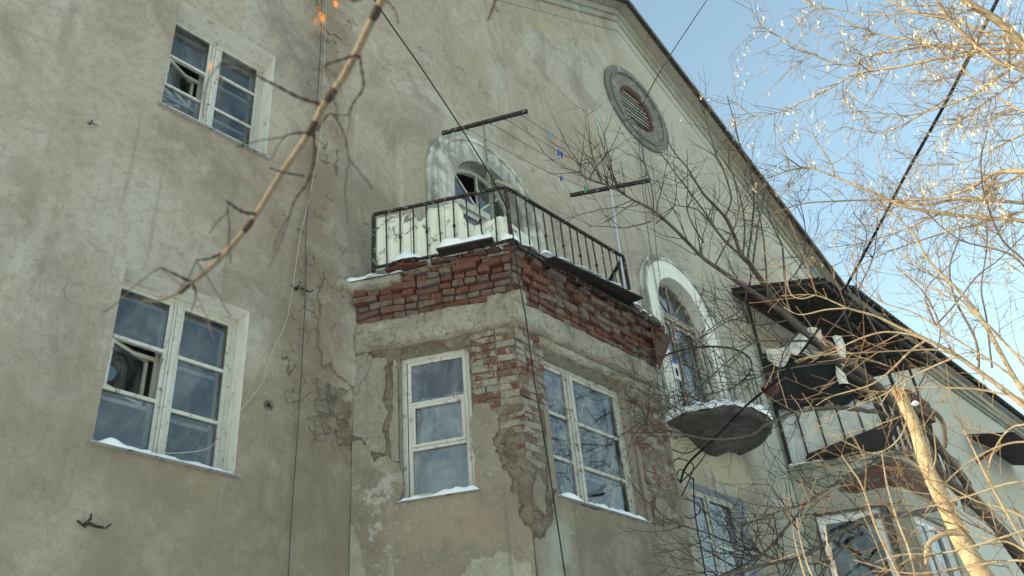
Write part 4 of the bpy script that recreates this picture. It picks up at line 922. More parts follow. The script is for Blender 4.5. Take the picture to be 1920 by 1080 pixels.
# ------------------------------------------------------------------ small things on the building
ct = thing('juice_carton', (11.05, -.12, 7.75), 'white carton with a blue top hanging at the peeling brown door', 'carton')
F4 = FAC; cx_, cz_, co_ = 10.98, 7.95, -.05
MB().fbox(F4, cx_-.085, cx_+.085, cz_-.16, cz_+.12, co_, co_+.06).build('carton_body', 'stripe', ct)
MB().fbox(F4, cx_-.087, cx_+.087, cz_+.122, cz_+.20, co_-.001, co_+.061).build('carton_top', 'blue', ct)
MB().plate(F4, jag([(cx_-.03, cz_-.10), (cx_+.035, cz_-.09), (cx_+.04, cz_+.01), (cx_, cz_+.05), (cx_-.035, cz_)], .012, 2, 4), co_+.0605, co_+.063).build('dark_print', 'black', ct)
fb = thing('flower_basket', (12.0, -.92, 7.45), 'dark hanging basket with dried pink flowers on the curved railing', 'flower basket')
def lath(mb, c, pr, n=14):
    vs = [Vector((c[0]+r_*math.cos(6.283*k/n), c[1]+r_*math.sin(6.283*k/n), c[2]+z)) for r_, z in pr for k in range(n)]
    mb.add(vs, [(i*n+k, i*n+(k+1) % n, (i+1)*n+(k+1) % n, (i+1)*n+k) for i in range(len(pr)-1) for k in range(n)])
mb = MB(); lath(mb, (12.0, -.98, 7.40), [(.01, 0), (.08, .01), (.13, .10), (.14, .15), (.12, .15), (.09, .05)]); mb.build('pot', 'rustred', fb, smooth=True)
mb = MB()
for k in range(34):
    a = rnd.uniform(0, 6.28); p0 = Vector((12+.08*math.cos(a), -.98+.08*math.sin(a), 7.52)); d = Vector((.5*math.cos(a), .5*math.sin(a), rnd.uniform(.3, 1))).normalized()*rnd.uniform(.12, .3)
    mb.tube([p0, p0+d*.6, p0+d+Vector((0, 0, -.05))], [.006, .005, .003], 4)
mb.build('dry_stems', 'greywood', fb)
mb = MB()
for k in range(12):
    p0 = Vector((12+rnd.uniform(-.12, .12), -1.02+rnd.uniform(-.1, .1), 7.55+rnd.uniform(-.02, .09))); lath(mb, p0, [(.001, -.02), (.025, 0), (.001, .02)], 6)
mb.build('dried_flowers', 'pink', fb)
for (x, z, lb) in [(1.84, 7.46, 'rusty hook in the wall left of the upper window'), (4.05, 6.60, 'rusty forked bracket in the wall between the lower window and the bay'), (2.44, 3.91, 'rusty iron stub low in the wall below the lower left window')]:
    t = thing('wall_hook', FAC.p(x, z, 0), lb, 'wall hook')
    p = FAC.p(x, z, 0); k_ = .42 if z > 7 else 1.0; mb = MB(); mb.tube([p+Vector((0, .02, 0)), p+Vector((0, -.05, .01))*k_, p+Vector((.05, -.07, -.01))*k_, p+Vector((.12, -.07, -.01))*k_, p+Vector((.155, -.07, .025))*k_], [.014*k_, .013*k_, .011*k_, .009*k_, .007*k_], 6); mb.build('hook', 'rust', t)
    mb = MB(); mb.tube([p+Vector((-.06, -.004, .03))*k_, p+Vector((-.02, -.02, .0))*k_, p+Vector((.02, -.03, .05))*k_, p+Vector((.01, -.05, .085))*k_], [.008, .01, .009, .006], 5); mb.build('prong', 'rust', t)
mb = MB(); band(mb, FAC, ringp(3.84, 5.27, .022, 10), ringp(3.84, 5.27, .05, 10), -.01, .006, True); o = mb.build('hole_rim', 'mortar', B)
MB().add([FAC.p(3.84+.024*math.cos(i*.628), 5.27+.024*math.sin(i*.628), .003) for i in range(10)], [tuple(range(10))]).build('hole_shade', 'black', B)  # flat black disc painted for the shade inside a hole

# ------------------------------------------------------------------ snow lying on things
def snow_thing(name_label, mb): 
    o = mb.build('snow', 'snow', smooth=True, base=mb.v[0]); o['kind'] = 'stuff'; tag(o, name_label, 'snow'); return o
mb = MB()
for k, (a, o, rx, ry, h) in enumerate([(-.02, .10, .10, .05, .05), (.22, .12, .13, .06, .06), (.62, .08, .20, .10, .12), (1.04, .08, .14, .08, .08), (1.22, .10, .22, .10, .12), (1.50, .05, .12, .08, .10), (1.72, .10, .10, .08, .10)]):
    lump(mb, CANT.p(a, (6.995 if h > .035 else 6.95) if a > .55 else 6.925, o+(.06 if a > .55 else -.02)), rx*1.15, ry*1.2, h*1.15, k, math.atan2(CANT.ex.y, CANT.ex.x))
for k, (x, o, rx, ry, h) in enumerate([(5.62, .10, .09, .07, .09), (5.80, .16, .12, .06, .05), (6.15, .2, .10, .05, .05), (6.30, .25, .16, .06, .05), (6.55, .27, .18, .06, .05), (6.85, .29, .2, .06, .05), (7.12, .30, .2, .06, .045), (7.36, .31, .12, .06, .04), (7.6, .17, .13, .06, .06), (7.8, .15, .1, .05, .05), (7.98, .13, .1, .05, .05), (6.02, .22, .07, .05, .05)]):
    lump(mb, FRONT.p(x, 7.0, o+.02), rx*1.1, ry*1.2, h*1.1, 20+k, 0)
snow_strip(mb, CANT.p(-.12, 6.915, .155), CANT.p(.60, 6.915, .155), .13, .07, -CANT.n, 2)
snow_strip(mb, (5.03, -1.03, 6.985), (5.33, -1.52, 6.99), .16, .12, (.85, .5, .3), 7)
snow_strip(mb, (6.0, -1.77, 6.912), (7.42, -1.85, 6.935), .22, .045, (0, 1, .25), 3)
snow_thing('snow heaped along the broken edge of the left balcony', mb)
mb = MB()
for k in range(15):
    a = math.pi*(k+.5)/15; r_ = 1.0+.05*nz((k*1.3, 0, 0), 1.3)
    lump(mb, (A2-.05-(r_-.06)*math.cos(a), -(r_-.06)*math.sin(a), 7.01), .13, .11, .08, k+3, a)
def rim(u, v):
    a = math.pi*u; k = nz((math.cos(a)*2.2, math.sin(a)*2.2, 1.0), 1.6)+.5*nz((a*5, 0, 2), 1.7); w_ = .10+.10*k
    if v < .6: r_ = 1.02-.34*(1-v/.6); z = 7.02+.05*max(.15, .6+k)*math.sin(math.pi*min(1, v/.6*.5+.25))
    else: t = (v-.6)/.4; r_ = 1.025+.012*math.sin(math.pi*t); z = 7.02+.035*max(.15, .6+k)-max(.02, w_)*t
    return Vector((A2-.05-r_*math.cos(a), -.01-r_*math.sin(a), z))
mb.grid(80, 10, rim)
snow_thing('snow on the half-round balcony slab', mb)
mb = MB(); snow_strip(mb, RCANT.p(.0, 7.03, .13), RCANT.p(.6, 7.03, .13), .10, .05, -RCANT.n, 4); snow_strip(mb, (14.9, -1.5, 7.03), (16.8, -1.5, 7.03), .10, .05, (0, 1, 0), 6)
snow_thing('thin snow on the ledge of the far balcony', mb)
mb = MB(); snow_strip(mb, (13.62, -.03, 10.55), (14.2, -1.57, 10.26), .10, .05, (1, .2, 0), 2); snow_strip(mb, (14.15, -1.58, 10.255), (19.5, -1.58, 10.255), .12, .05, (0, 1, .1), 9)
snow_thing('snow edging the corrugated canopy', mb)

# ------------------------------------------------------------------ cables and wires
def line(pts, r, mat, name, label, cat='cable', sag=0.0, n=5):
    P_ = [Vector(p) for p in pts]
    if len(P_) == 2 and sag is not None:
        a, b = P_; P_ = [a.lerp(b, i/24)-Vector((0, 0, sag*math.sin(math.pi*i/24))) for i in range(25)]
    return tag(MB().tube(P_, r, n).build(name, mat, base=P_[0], smooth=True), label, cat)
def smooth_path(L_, k=5):
    P_ = [Vector(p[:3]) for p in L_]; out = []
    for i in range(len(P_)-1):
        p0, p1, p2, p3 = P_[max(i-1, 0)], P_[i], P_[i+1], P_[min(i+2, len(P_)-1)]
        for j in range(k):
            t = j/k; out.append(.5*((2*p1)+(p2-p0)*t+(2*p0-5*p1+4*p2-p3)*t*t+(3*p1-p0-3*p2+p3)*t**3))
    return out+[P_[-1]]
line(smooth_path([(2.404, -2.6, 8.477), (3.029, -2.443, 8.035), (3.3, -2.287, 8.089), (3.865, -2.13, 7.945), (4.468, -1.973, 7.728), (5.067, -1.817, 7.453), (5.429, -1.66, 7.36)]), 0.007, 'cable', 'cable', 'black cable running down from the upper left to the corner of the left balcony', 'cable', None)
line(smooth_path([(5.429, -1.66, 7.36), (5.506, -1.654, 7.02), (5.526, -1.649, 6.504), (5.577, -1.643, 6.091), (5.609, -1.637, 5.461), (5.68, -1.631, 4.682), (5.751, -1.626, 3.613), (5.782, -1.62, 3.194)]), 0.007, 'cable', 'cable', 'black cable hanging from the balcony corner down the brick bay', 'cable', None)
line(smooth_path([(11.403, -0.1, 13.713), (10.859, -1.067, 13.77), (11.501, -2.033, 15.369), (11.48, -3.0, 16.007)]), 0.01, 'wire', 'wire', 'thin wire running from the round vent up to the right', 'wire', None)
line(smooth_path([(11.319, -0.08, 13.362), (11.056, -0.08, 11.938), (10.891, -0.08, 10.757), (10.791, -0.08, 9.595), (10.745, -0.08, 8.357)]), 0.006, 'wire', 'wire', 'grey wire hanging from the round vent, left strand', 'wire', None)
line(smooth_path([(11.336, -0.1, 13.08), (11.191, -0.1, 12.0), (11.132, -0.1, 11.102), (10.969, -0.1, 10.099), (10.868, -0.1, 9.196)]), 0.006, 'wire', 'wire', 'grey wire hanging from the round vent, right strand', 'wire', None)
line(smooth_path([(4.133, -0.04, 11.359), (4.16, -0.04, 9.981), (4.124, -0.04, 8.101), (4.102, -0.04, 7.36), (4.135, -0.04, 6.511), (4.137, -0.04, 5.396), (4.12, -0.04, 4.375), (4.119, -0.04, 3.742)]), 0.005, 'wire', 'wire', 'dark thin wire running down the wall beside the scar', 'wire', None)
line(smooth_path([(4.201, -0.04, 11.312), (4.227, -0.041, 9.844), (4.226, -0.042, 8.795), (4.117, -0.042, 7.797), (4.031, -0.043, 7.186), (3.951, -0.044, 6.252), (3.832, -0.045, 5.855), (3.766, -0.045, 5.607), (3.725, -0.046, 5.431), (3.563, -0.047, 5.147), (3.411, -0.048, 4.881), (3.284, -0.048, 4.704), (3.061, -0.049, 4.607), (2.816, -0.05, 4.547)]), 0.003, 'palewire', 'wire', 'loose pale wire drooping to the sill of the lower left window', 'wire', None)
line(smooth_path([(10.062, -0.25, 5.819), (9.897, -0.26, 5.969), (10.068, -0.27, 6.16), (10.437, -0.28, 6.15), (10.187, -0.29, 5.833), (9.942, -0.3, 5.59)]), 0.01, 'cable', 'cable', 'looped black cable at the wall anchor right of the brick bay', 'cable', None)
line(smooth_path([(10.062, -0.25, 5.819), (10.611, -0.267, 6.211), (11.607, -0.283, 7.05), (12.918, -0.3, 7.936)]), 0.01, 'cable', 'cable', 'black cable rising from the wall anchor towards the half-round balcony', 'cable', None)
line(smooth_path([(10.062, -0.25, 5.819), (9.852, -0.263, 6.034), (9.842, -0.275, 6.26), (10.347, -0.287, 6.301), (11.016, -0.3, 6.713)]), 0.01, 'cable', 'cable', 'black cable looping up from the wall anchor', 'cable', None)
line(smooth_path([(10.104, -0.25, 5.602), (10.397, -0.263, 5.582), (10.361, -0.275, 5.459), (10.078, -0.288, 5.313), (9.906, -0.3, 5.327)]), 0.01, 'cable', 'cable', 'small ring of spare black cable below the wall anchor', 'cable', None)
line(smooth_path([(10.421, -0.25, 5.975), (10.252, -0.267, 5.44), (10.196, -0.283, 4.921), (10.142, -0.3, 4.497)]), 0.01, 'cable', 'cable', 'black cable hanging straight down in front of the bluish window', 'cable', None)
line(smooth_path([(9.918, -0.25, 5.601), (9.928, -0.267, 5.784), (10.061, -0.283, 5.998), (10.322, -0.3, 5.897)]), 0.01, 'cable', 'cable', 'short black cable coil against the bay edge', 'cable', None)
line(smooth_path([(5.747, -6.834, 7.148), (6.374, -6.254, 7.097), (6.98, -5.574, 6.956), (7.504, -4.903, 6.805), (7.978, -4.308, 6.653), (8.409, -3.721, 6.493), (8.784, -3.215, 6.411), (9.105, -2.502, 6.215), (9.339, -1.827, 6.138), (9.594, -1.25, 6.052), (9.795, -0.581, 5.911), (10.123, -0.213, 5.844)]), .016, 'cable', 'cable', 'thick black cable from the wall anchor up across the sky at the right', 'cable', None)
LIMBS_D = [
 [(15.2,-3.0,3.838,0.0943),(14.236,-2.95,4.73,0.0796),(13.685,-2.9,5.154,0.0744),(12.747,-2.85,5.48,0.0676),(12.251,-2.8,5.906,0.0629),(11.959,-2.75,6.409,0.059),(11.181,-2.7,6.8,0.0533),(10.387,-2.65,6.838,0.047),(10.201,-2.6,6.978,0.047),(9.612,-2.55,7.135,0.0417),(9.24,-2.5,7.276,0.0351),(8.846,-2.45,7.338,0.0304),(8.243,-2.4,7.419,0.0256),(8.021,-2.35,7.542,0.0216),(7.62,-2.3,7.775,0.0195),(7.358,-2.25,7.912,0.0155),(6.972,-2.2,7.94,0.0133),(6.703,-2.15,7.986,0.0112),(6.282,-2.1,7.927,0.0091),(6.312,-2.05,8.11,0.0074),(6.431,-2.0,8.332,0.0057)],
 [(15.318,-2.8,4.346,0.0831),(13.841,-2.757,5.574,0.0672),(13.811,-2.714,5.875,0.0633),(13.032,-2.671,6.469,0.053),(12.73,-2.629,6.648,0.0479),(11.913,-2.586,6.789,0.0417),(11.209,-2.543,6.835,0.0359),(10.55,-2.5,7.001,0.0306)],
 [(10.494,-2.35,7.381,0.04),(10.23,-2.312,7.553,0.0371),(9.817,-2.275,7.876,0.0342),(9.631,-2.237,8.146,0.0315),(9.548,-2.2,8.253,0.0288),(9.583,-2.162,8.388,0.0263),(9.578,-2.125,8.867,0.0241),(9.41,-2.088,9.088,0.0213),(9.182,-2.05,9.299,0.0184),(9.1,-2.013,9.512,0.0156),(9.044,-1.975,9.733,0.0128),(8.885,-1.938,9.888,0.0099),(8.8,-1.9,10.119,0.0071)],
 [(9.32,-2.3,8.095,0.0182),(8.968,-2.24,8.304,0.0155),(8.911,-2.18,8.586,0.0131),(8.616,-2.12,8.997,0.0105),(8.427,-2.06,9.296,0.0079),(8.343,-2.0,9.556,0.0054)],
 [(9.424,-2.3,8.089,0.0157),(9.94,-2.283,8.931,0.0149),(10.336,-2.267,9.635,0.0137),(10.587,-2.25,10.428,0.0123),(10.523,-2.233,10.801,0.0104),(10.589,-2.217,11.397,0.0085),(10.677,-2.2,12.074,0.0066)],
 [(9.334,-2.3,8.127,0.013),(9.592,-2.325,8.735,0.0115),(9.67,-2.35,9.281,0.0098),(9.566,-2.375,9.812,0.0078),(9.673,-2.4,10.177,0.0058)],
 [(9.324,-2.2,8.825,0.0135),(9.671,-2.22,9.363,0.0123),(9.591,-2.24,9.918,0.0107),(9.468,-2.26,10.008,0.0088),(9.41,-2.28,10.537,0.0071),(9.315,-2.3,10.986,0.0053)],
 [(9.593,-2.3,8.139,0.0132),(9.938,-2.367,8.88,0.0111),(10.132,-2.433,9.265,0.0085),(10.32,-2.5,9.753,0.0058)],
 [(9.619,-2.35,7.545,0.0128),(9.903,-2.362,8.35,0.0115),(10.033,-2.375,8.865,0.0097),(10.133,-2.388,9.392,0.0079),(10.313,-2.4,10.043,0.0059)],
 [(9.993,-2.4,7.419,0.0156),(10.356,-2.425,8.52,0.0139),(10.364,-2.45,8.715,0.0112),(10.181,-2.475,9.012,0.0084),(10.176,-2.5,9.344,0.0057)],
 [(7.624,-2.1,8.14,0.0096),(7.772,-2.067,8.62,0.0078),(7.779,-2.033,9.183,0.0059),(7.933,-2.0,9.676,0.004)],
 [(6.781,-2.0,8.165,0.0092),(6.734,-1.967,8.448,0.0074),(6.786,-1.933,8.84,0.0056),(6.865,-1.9,9.543,0.0037)],
 [(7.508,-2.1,7.919,0.0094),(7.007,-2.067,7.598,0.0071),(6.683,-2.033,7.474,0.0051),(6.375,-2.0,7.35,0.0032)],
 [(7.625,-2.1,7.952,0.0095),(8.065,-2.133,8.387,0.0079),(8.218,-2.167,8.797,0.0059),(8.24,-2.2,9.244,0.0039)],
 [(8.839,-2.3,8.207,0.0115),(8.468,-2.267,8.468,0.0089),(8.001,-2.233,8.334,0.0061),(7.708,-2.2,8.329,0.0036)],
 [(8.53,-2.2,8.025,0.0112),(8.228,-2.233,8.324,0.0087),(8.376,-2.267,8.909,0.0064),(8.508,-2.3,9.523,0.004)],
 [(12.558,-2.6,6.511,0.0367),(11.581,-2.538,6.409,0.0318),(10.472,-2.475,6.171,0.0269),(9.466,-2.413,5.871,0.0225),(8.667,-2.35,5.506,0.0186),(8.351,-2.287,5.318,0.0157),(7.636,-2.225,5.095,0.0125),(7.052,-2.162,5.041,0.0099),(6.446,-2.1,5.024,0.0074)],
 [(13.125,-2.6,6.285,0.0316),(12.339,-2.578,6.007,0.0282),(11.467,-2.556,5.733,0.0249),(10.53,-2.533,5.354,0.0216),(9.685,-2.511,4.993,0.0187),(8.804,-2.489,4.578,0.0159),(8.277,-2.467,4.254,0.0137),(7.777,-2.444,3.939,0.0118),(7.46,-2.422,3.786,0.0102),(6.883,-2.4,3.576,0.0085)],
 [(12.656,-2.8,5.244,0.0398),(10.908,-2.775,4.778,0.033),(10.047,-2.75,4.602,0.0288),(9.535,-2.725,4.46,0.0256),(9.017,-2.7,4.269,0.0224),(8.492,-2.675,4.039,0.0194),(7.965,-2.65,3.843,0.0166),(7.252,-2.625,3.664,0.0138),(6.448,-2.6,3.443,0.0111)],
 [(7.998,-2.5,3.817,0.0131),(7.641,-2.44,3.878,0.0114),(7.395,-2.38,3.924,0.0098),(7.015,-2.32,3.985,0.0082),(6.476,-2.26,4.04,0.0065),(6.185,-2.2,4.225,0.0051)],
 [(9.458,-2.5,4.791,0.0109),(8.647,-2.475,4.534,0.0087),(8.055,-2.45,4.337,0.0068),(7.45,-2.425,4.116,0.005),(7.011,-2.4,4.044,0.0035)],
 [(9.314,-2.7,4.391,0.0168),(9.379,-2.7,4.299,0.0147),(8.531,-2.7,3.886,0.0116),(8.055,-2.7,3.616,0.0091)],
 [(10.656,-2.4,7.249,0.016),(9.283,-2.34,6.788,0.0126),(8.791,-2.28,6.567,0.0103),(7.972,-2.22,5.972,0.0078),(7.413,-2.16,5.568,0.0057),(6.942,-2.1,5.275,0.0039)],
 [(9.976,-2.4,7.33,0.0129),(9.195,-2.3,7.005,0.0104),(8.72,-2.2,6.951,0.0084),(7.882,-2.1,6.4,0.0061),(6.715,-2.0,5.906,0.004)],
 [(9.182,-2.3,7.556,0.0101),(8.977,-2.25,7.179,0.0083),(8.28,-2.2,6.711,0.0063),(7.622,-2.15,6.151,0.0046),(7.223,-2.1,5.908,0.0031)],
 [(10.902,-2.5,6.958,0.0133),(9.483,-2.425,6.444,0.0102),(8.416,-2.35,5.958,0.0077),(7.645,-2.275,5.591,0.0057),(6.924,-2.2,5.375,0.0039)],
 [(8.774,-2.3,5.554,0.0088),(8.225,-2.25,5.646,0.0073),(7.37,-2.2,5.328,0.0055),(6.82,-2.15,5.394,0.0041),(6.497,-2.1,5.548,0.0029)],
 [(10.221,-2.4,7.257,0.0131),(9.6,-2.367,6.734,0.0099),(9.04,-2.333,5.986,0.0069),(8.626,-2.3,5.481,0.0044)],
 [(8.655,-2.2,7.71,0.0124),(9.213,-2.267,8.441,0.0101),(9.5,-2.333,8.907,0.0073),(9.557,-2.4,9.471,0.0042)],
 [(9.595,-2.35,7.494,0.0128),(10.842,-2.433,8.547,0.0109),(11.309,-2.517,9.402,0.008),(11.255,-2.6,10.057,0.0046)],
 [(10.574,-2.5,7.173,0.0132),(11.905,-2.667,8.305,0.0113),(13.256,-2.833,9.717,0.0088),(13.874,-3.0,10.959,0.0052)],
]
LIMBS_F = [
 [(0.602,-5.712,2.852,0.0089),(0.603,-5.663,2.819,0.0082),(0.605,-5.612,2.781,0.0078),(0.608,-5.572,2.747,0.0075),(0.608,-5.537,2.717,0.0071),(0.603,-5.501,2.686,0.0071),(0.603,-5.474,2.658,0.0068),(0.6,-5.449,2.632,0.0064),(0.592,-5.404,2.588,0.006),(0.584,-5.352,2.534,0.0056),(0.569,-5.311,2.489,0.0052),(0.552,-5.281,2.455,0.0048),(0.534,-5.256,2.429,0.0044),(0.523,-5.244,2.413,0.0032),(0.499,-5.226,2.395,0.0025),(0.477,-5.218,2.39,0.0018)],
 [(0.602,-5.584,2.732,0.003),(0.58,-5.575,2.711,0.0024),(0.555,-5.565,2.689,0.0018)],
 [(0.606,-5.585,2.731,0.0033),(0.613,-5.581,2.711,0.003),(0.625,-5.572,2.683,0.0026),(0.62,-5.554,2.658,0.0022),(0.619,-5.546,2.639,0.0018)],
 [(0.591,-5.503,2.675,0.0033),(0.557,-5.493,2.674,0.0029),(0.52,-5.488,2.677,0.0025),(0.492,-5.486,2.677,0.0022),(0.455,-5.483,2.68,0.0018),(0.425,-5.473,2.673,0.0014)],
 [(0.606,-5.477,2.645,0.0026),(0.606,-5.513,2.656,0.0022),(0.631,-5.517,2.626,0.0018),(0.651,-5.507,2.585,0.0015)],
 [(0.596,-5.466,2.641,0.0026),(0.574,-5.467,2.625,0.002),(0.554,-5.467,2.607,0.0014)],
 [(0.603,-5.472,2.642,0.0037),(0.619,-5.456,2.603,0.0032),(0.621,-5.436,2.566,0.0026),(0.613,-5.422,2.542,0.002),(0.609,-5.409,2.515,0.0015)],
 [(0.584,-5.352,2.534,0.0037),(0.56,-5.352,2.526,0.0031),(0.538,-5.357,2.524,0.0024),(0.521,-5.365,2.521,0.0018)],
 [(0.56,-5.293,2.478,0.003),(0.54,-5.294,2.458,0.0022),(0.515,-5.296,2.441,0.0014)],
 [(0.537,-5.249,2.435,0.0037),(0.512,-5.259,2.429,0.0025),(0.473,-5.267,2.426,0.0014)],
 [(0.537,-5.249,2.435,0.0033),(0.539,-5.261,2.414,0.0025),(0.535,-5.272,2.395,0.0018)],
 [(0.619,-5.425,2.589,0.0023),(0.585,-5.423,2.577,0.0018),(0.554,-5.426,2.568,0.0014)],
 [(0.6,-5.665,2.788,0.0022),(0.61,-5.673,2.762,0.0018),(0.613,-5.676,2.736,0.0014)],
 [(0.722,-5.801,2.796,0.0026),(0.719,-5.789,2.766,0.0022),(0.715,-5.777,2.736,0.0018)],
 [(0.728,-5.781,2.782,0.0018),(0.72,-5.796,2.743,0.0011)],
]
LIMBS_G = [
 [(4.424,-5.22,2.038,0.0545),(4.358,-5.198,2.378,0.0498),(4.301,-5.171,2.56,0.0453),(4.257,-5.159,2.675,0.0413),(4.209,-5.166,2.811,0.0349),(4.148,-5.174,2.972,0.0308),(4.074,-5.193,3.156,0.0277),(4.028,-5.195,3.237,0.0266),(3.996,-5.203,3.287,0.0255)],
 [(4.076,-5.188,3.218,0.0158),(4.129,-5.247,3.232,0.0137),(4.184,-5.27,3.216,0.0115),(4.24,-5.266,3.174,0.0109),(4.297,-5.223,3.096,0.0095)],
 [(3.957,-5.743,2.847,0.0117),(3.871,-5.689,3.008,0.0109),(3.804,-5.642,3.104,0.01),(3.745,-5.603,3.176,0.0091),(3.683,-5.564,3.247,0.0081),(3.614,-5.503,3.316,0.0071),(3.545,-5.436,3.374,0.0061),(3.471,-5.372,3.438,0.0051),(3.399,-5.3,3.486,0.0041),(3.308,-5.219,3.555,0.0031),(3.227,-5.103,3.577,0.002)],
 [(4.145,-5.712,2.906,0.011),(4.05,-5.672,3.158,0.0104),(3.999,-5.662,3.281,0.0096),(3.945,-5.662,3.403,0.0088),(3.904,-5.658,3.489,0.008),(3.858,-5.64,3.574,0.0071),(3.815,-5.616,3.646,0.0063),(3.76,-5.589,3.736,0.0054),(3.684,-5.584,3.864,0.0045),(3.62,-5.551,3.953,0.0036),(3.579,-5.534,4.008,0.0027),(3.521,-5.507,4.082,0.0018)],
 [(3.929,-5.771,2.945,0.0068),(3.86,-5.687,3.037,0.006),(3.794,-5.586,3.1,0.0052),(3.74,-5.499,3.129,0.0044),(3.682,-5.399,3.153,0.0035),(3.628,-5.318,3.175,0.0026)],
 [(3.319,-5.191,2.296,0.0049),(3.304,-5.194,2.368,0.0044),(3.261,-5.186,2.523,0.0039),(3.217,-5.197,2.679,0.0034),(3.189,-5.188,2.749,0.0029),(3.165,-5.176,2.802,0.0023)],
 [(3.33,-5.229,2.307,0.0049),(3.31,-5.256,2.436,0.0043),(3.275,-5.262,2.569,0.0036),(3.244,-5.277,2.683,0.003),(3.218,-5.304,2.785,0.0023)],
 [(3.427,-5.598,2.355,0.0047),(3.402,-5.59,2.455,0.0041),(3.352,-5.58,2.625,0.0035),(3.322,-5.58,2.718,0.0029),(3.294,-5.581,2.801,0.0022)],
 [(3.056,-5.07,2.275,0.0042),(3.042,-5.084,2.359,0.0035),(3.019,-5.089,2.452,0.0029),(3.001,-5.111,2.545,0.0022)],
 [(3.008,-4.989,2.324,0.0032),(2.982,-4.993,2.429,0.0027),(2.967,-4.999,2.491,0.0022),(2.961,-5.003,2.518,0.0016)],
 [(3.028,-5.022,2.3,0.0032),(2.996,-5.01,2.408,0.0027),(2.974,-5.017,2.497,0.0022),(2.958,-5.031,2.567,0.0016)],
 [(3.708,-5.611,3.16,0.0051),(3.678,-5.577,3.215,0.0045),(3.667,-5.543,3.221,0.0039),(3.64,-5.4,3.199,0.0034),(3.617,-5.261,3.16,0.0028),(3.588,-5.153,3.145,0.0023),(3.541,-5.003,3.123,0.0017)],
 [(3.614,-5.503,3.316,0.0052),(3.605,-5.416,3.288,0.0045),(3.599,-5.32,3.241,0.0038),(3.583,-5.22,3.207,0.0031),(3.532,-5.07,3.202,0.0024),(3.513,-4.997,3.181,0.0017)],
 [(3.548,-5.548,3.238,0.0044),(3.503,-5.487,3.301,0.004),(3.461,-5.404,3.34,0.0037),(3.437,-5.335,3.348,0.0033),(3.413,-5.246,3.337,0.0029),(3.397,-5.176,3.32,0.0025),(3.356,-5.074,3.326,0.0021),(3.34,-5.031,3.324,0.0017)],
 [(3.687,-5.59,3.2,0.0038),(3.624,-5.524,3.258,0.0035),(3.556,-5.401,3.285,0.0031),(3.501,-5.313,3.299,0.0027),(3.426,-5.185,3.318,0.0024),(3.387,-5.142,3.316,0.002)],
 [(3.822,-5.257,3.205,0.0034),(3.803,-5.319,3.292,0.003),(3.797,-5.232,3.247,0.0025),(3.797,-5.165,3.196,0.0021)],
 [(3.73,-5.288,3.178,0.004),(3.747,-5.266,3.065,0.0036),(3.733,-5.199,2.988,0.0032),(3.692,-5.112,2.96,0.0028),(3.633,-5.056,3.002,0.0024),(3.57,-5.005,3.055,0.002)],
 [(3.976,-5.821,3.132,0.0051),(3.93,-5.724,3.261,0.0045),(3.871,-5.671,3.423,0.0039),(3.817,-5.597,3.549,0.0032),(3.734,-5.488,3.7,0.0025),(3.685,-5.384,3.779,0.0018)],
 [(4.025,-5.764,2.974,0.0057),(3.932,-5.672,3.182,0.0051),(3.837,-5.566,3.353,0.0045),(3.742,-5.466,3.501,0.0037),(3.664,-5.358,3.595,0.003),(3.581,-5.309,3.716,0.0022),(3.521,-5.303,3.811,0.0014)],
 [(4.108,-5.768,3.045,0.0052),(3.996,-5.692,3.351,0.0046),(3.931,-5.637,3.518,0.0039),(3.831,-5.554,3.721,0.0031),(3.779,-5.486,3.826,0.0023),(3.702,-5.438,3.971,0.0014)],
 [(3.366,-5.311,3.467,0.0033),(3.331,-5.235,3.483,0.0027),(3.289,-5.133,3.491,0.0022),(3.247,-5.092,3.535,0.0017)],
 [(3.291,-5.225,3.546,0.0026),(3.267,-5.163,3.549,0.0022),(3.235,-5.14,3.588,0.0018),(3.193,-5.176,3.676,0.0013)],
 [(3.458,-5.687,2.3,0.0046),(3.416,-5.546,2.349,0.004),(3.37,-5.384,2.357,0.0032),(3.312,-5.22,2.372,0.0025),(3.238,-5.074,2.447,0.0017)],
 [(3.514,-5.783,2.579,0.0043),(3.474,-5.628,2.612,0.0037),(3.442,-5.484,2.602,0.0031),(3.401,-5.34,2.598,0.0024),(3.366,-5.265,2.635,0.0017)],
 [(3.437,-5.757,2.458,0.0047),(3.406,-5.581,2.43,0.004),(3.353,-5.372,2.414,0.0033),(3.299,-5.227,2.435,0.0025),(3.268,-5.136,2.425,0.0017)],
 [(3.547,-5.695,2.384,0.0043),(3.49,-5.587,2.52,0.0037),(3.45,-5.492,2.581,0.0031),(3.398,-5.409,2.678,0.0024),(3.346,-5.341,2.773,0.0017)],
 [(3.686,-5.79,2.718,0.0046),(3.62,-5.684,2.783,0.0039),(3.57,-5.559,2.772,0.0032),(3.525,-5.409,2.706,0.0025),(3.493,-5.295,2.609,0.0018)],
 [(3.866,-5.254,2.774,0.0052),(3.843,-5.239,2.832,0.0041),(3.838,-5.301,2.905,0.003),(3.807,-5.345,3.027,0.002)],
 [(4.109,-5.231,2.653,0.0133),(4.051,-5.164,2.662,0.012),(4.004,-5.1,2.626,0.0106),(3.979,-5.068,2.539,0.0092)],
 [(3.463,-5.667,2.254,0.0046),(3.41,-5.567,2.397,0.004),(3.385,-5.498,2.431,0.0032),(3.33,-5.409,2.543,0.0025),(3.297,-5.412,2.654,0.0017)],
 [(3.666,-5.807,2.792,0.004),(3.623,-5.679,2.85,0.0035),(3.625,-5.557,2.765,0.0029),(3.647,-5.492,2.641,0.0023),(3.675,-5.463,2.51,0.0017)],
]
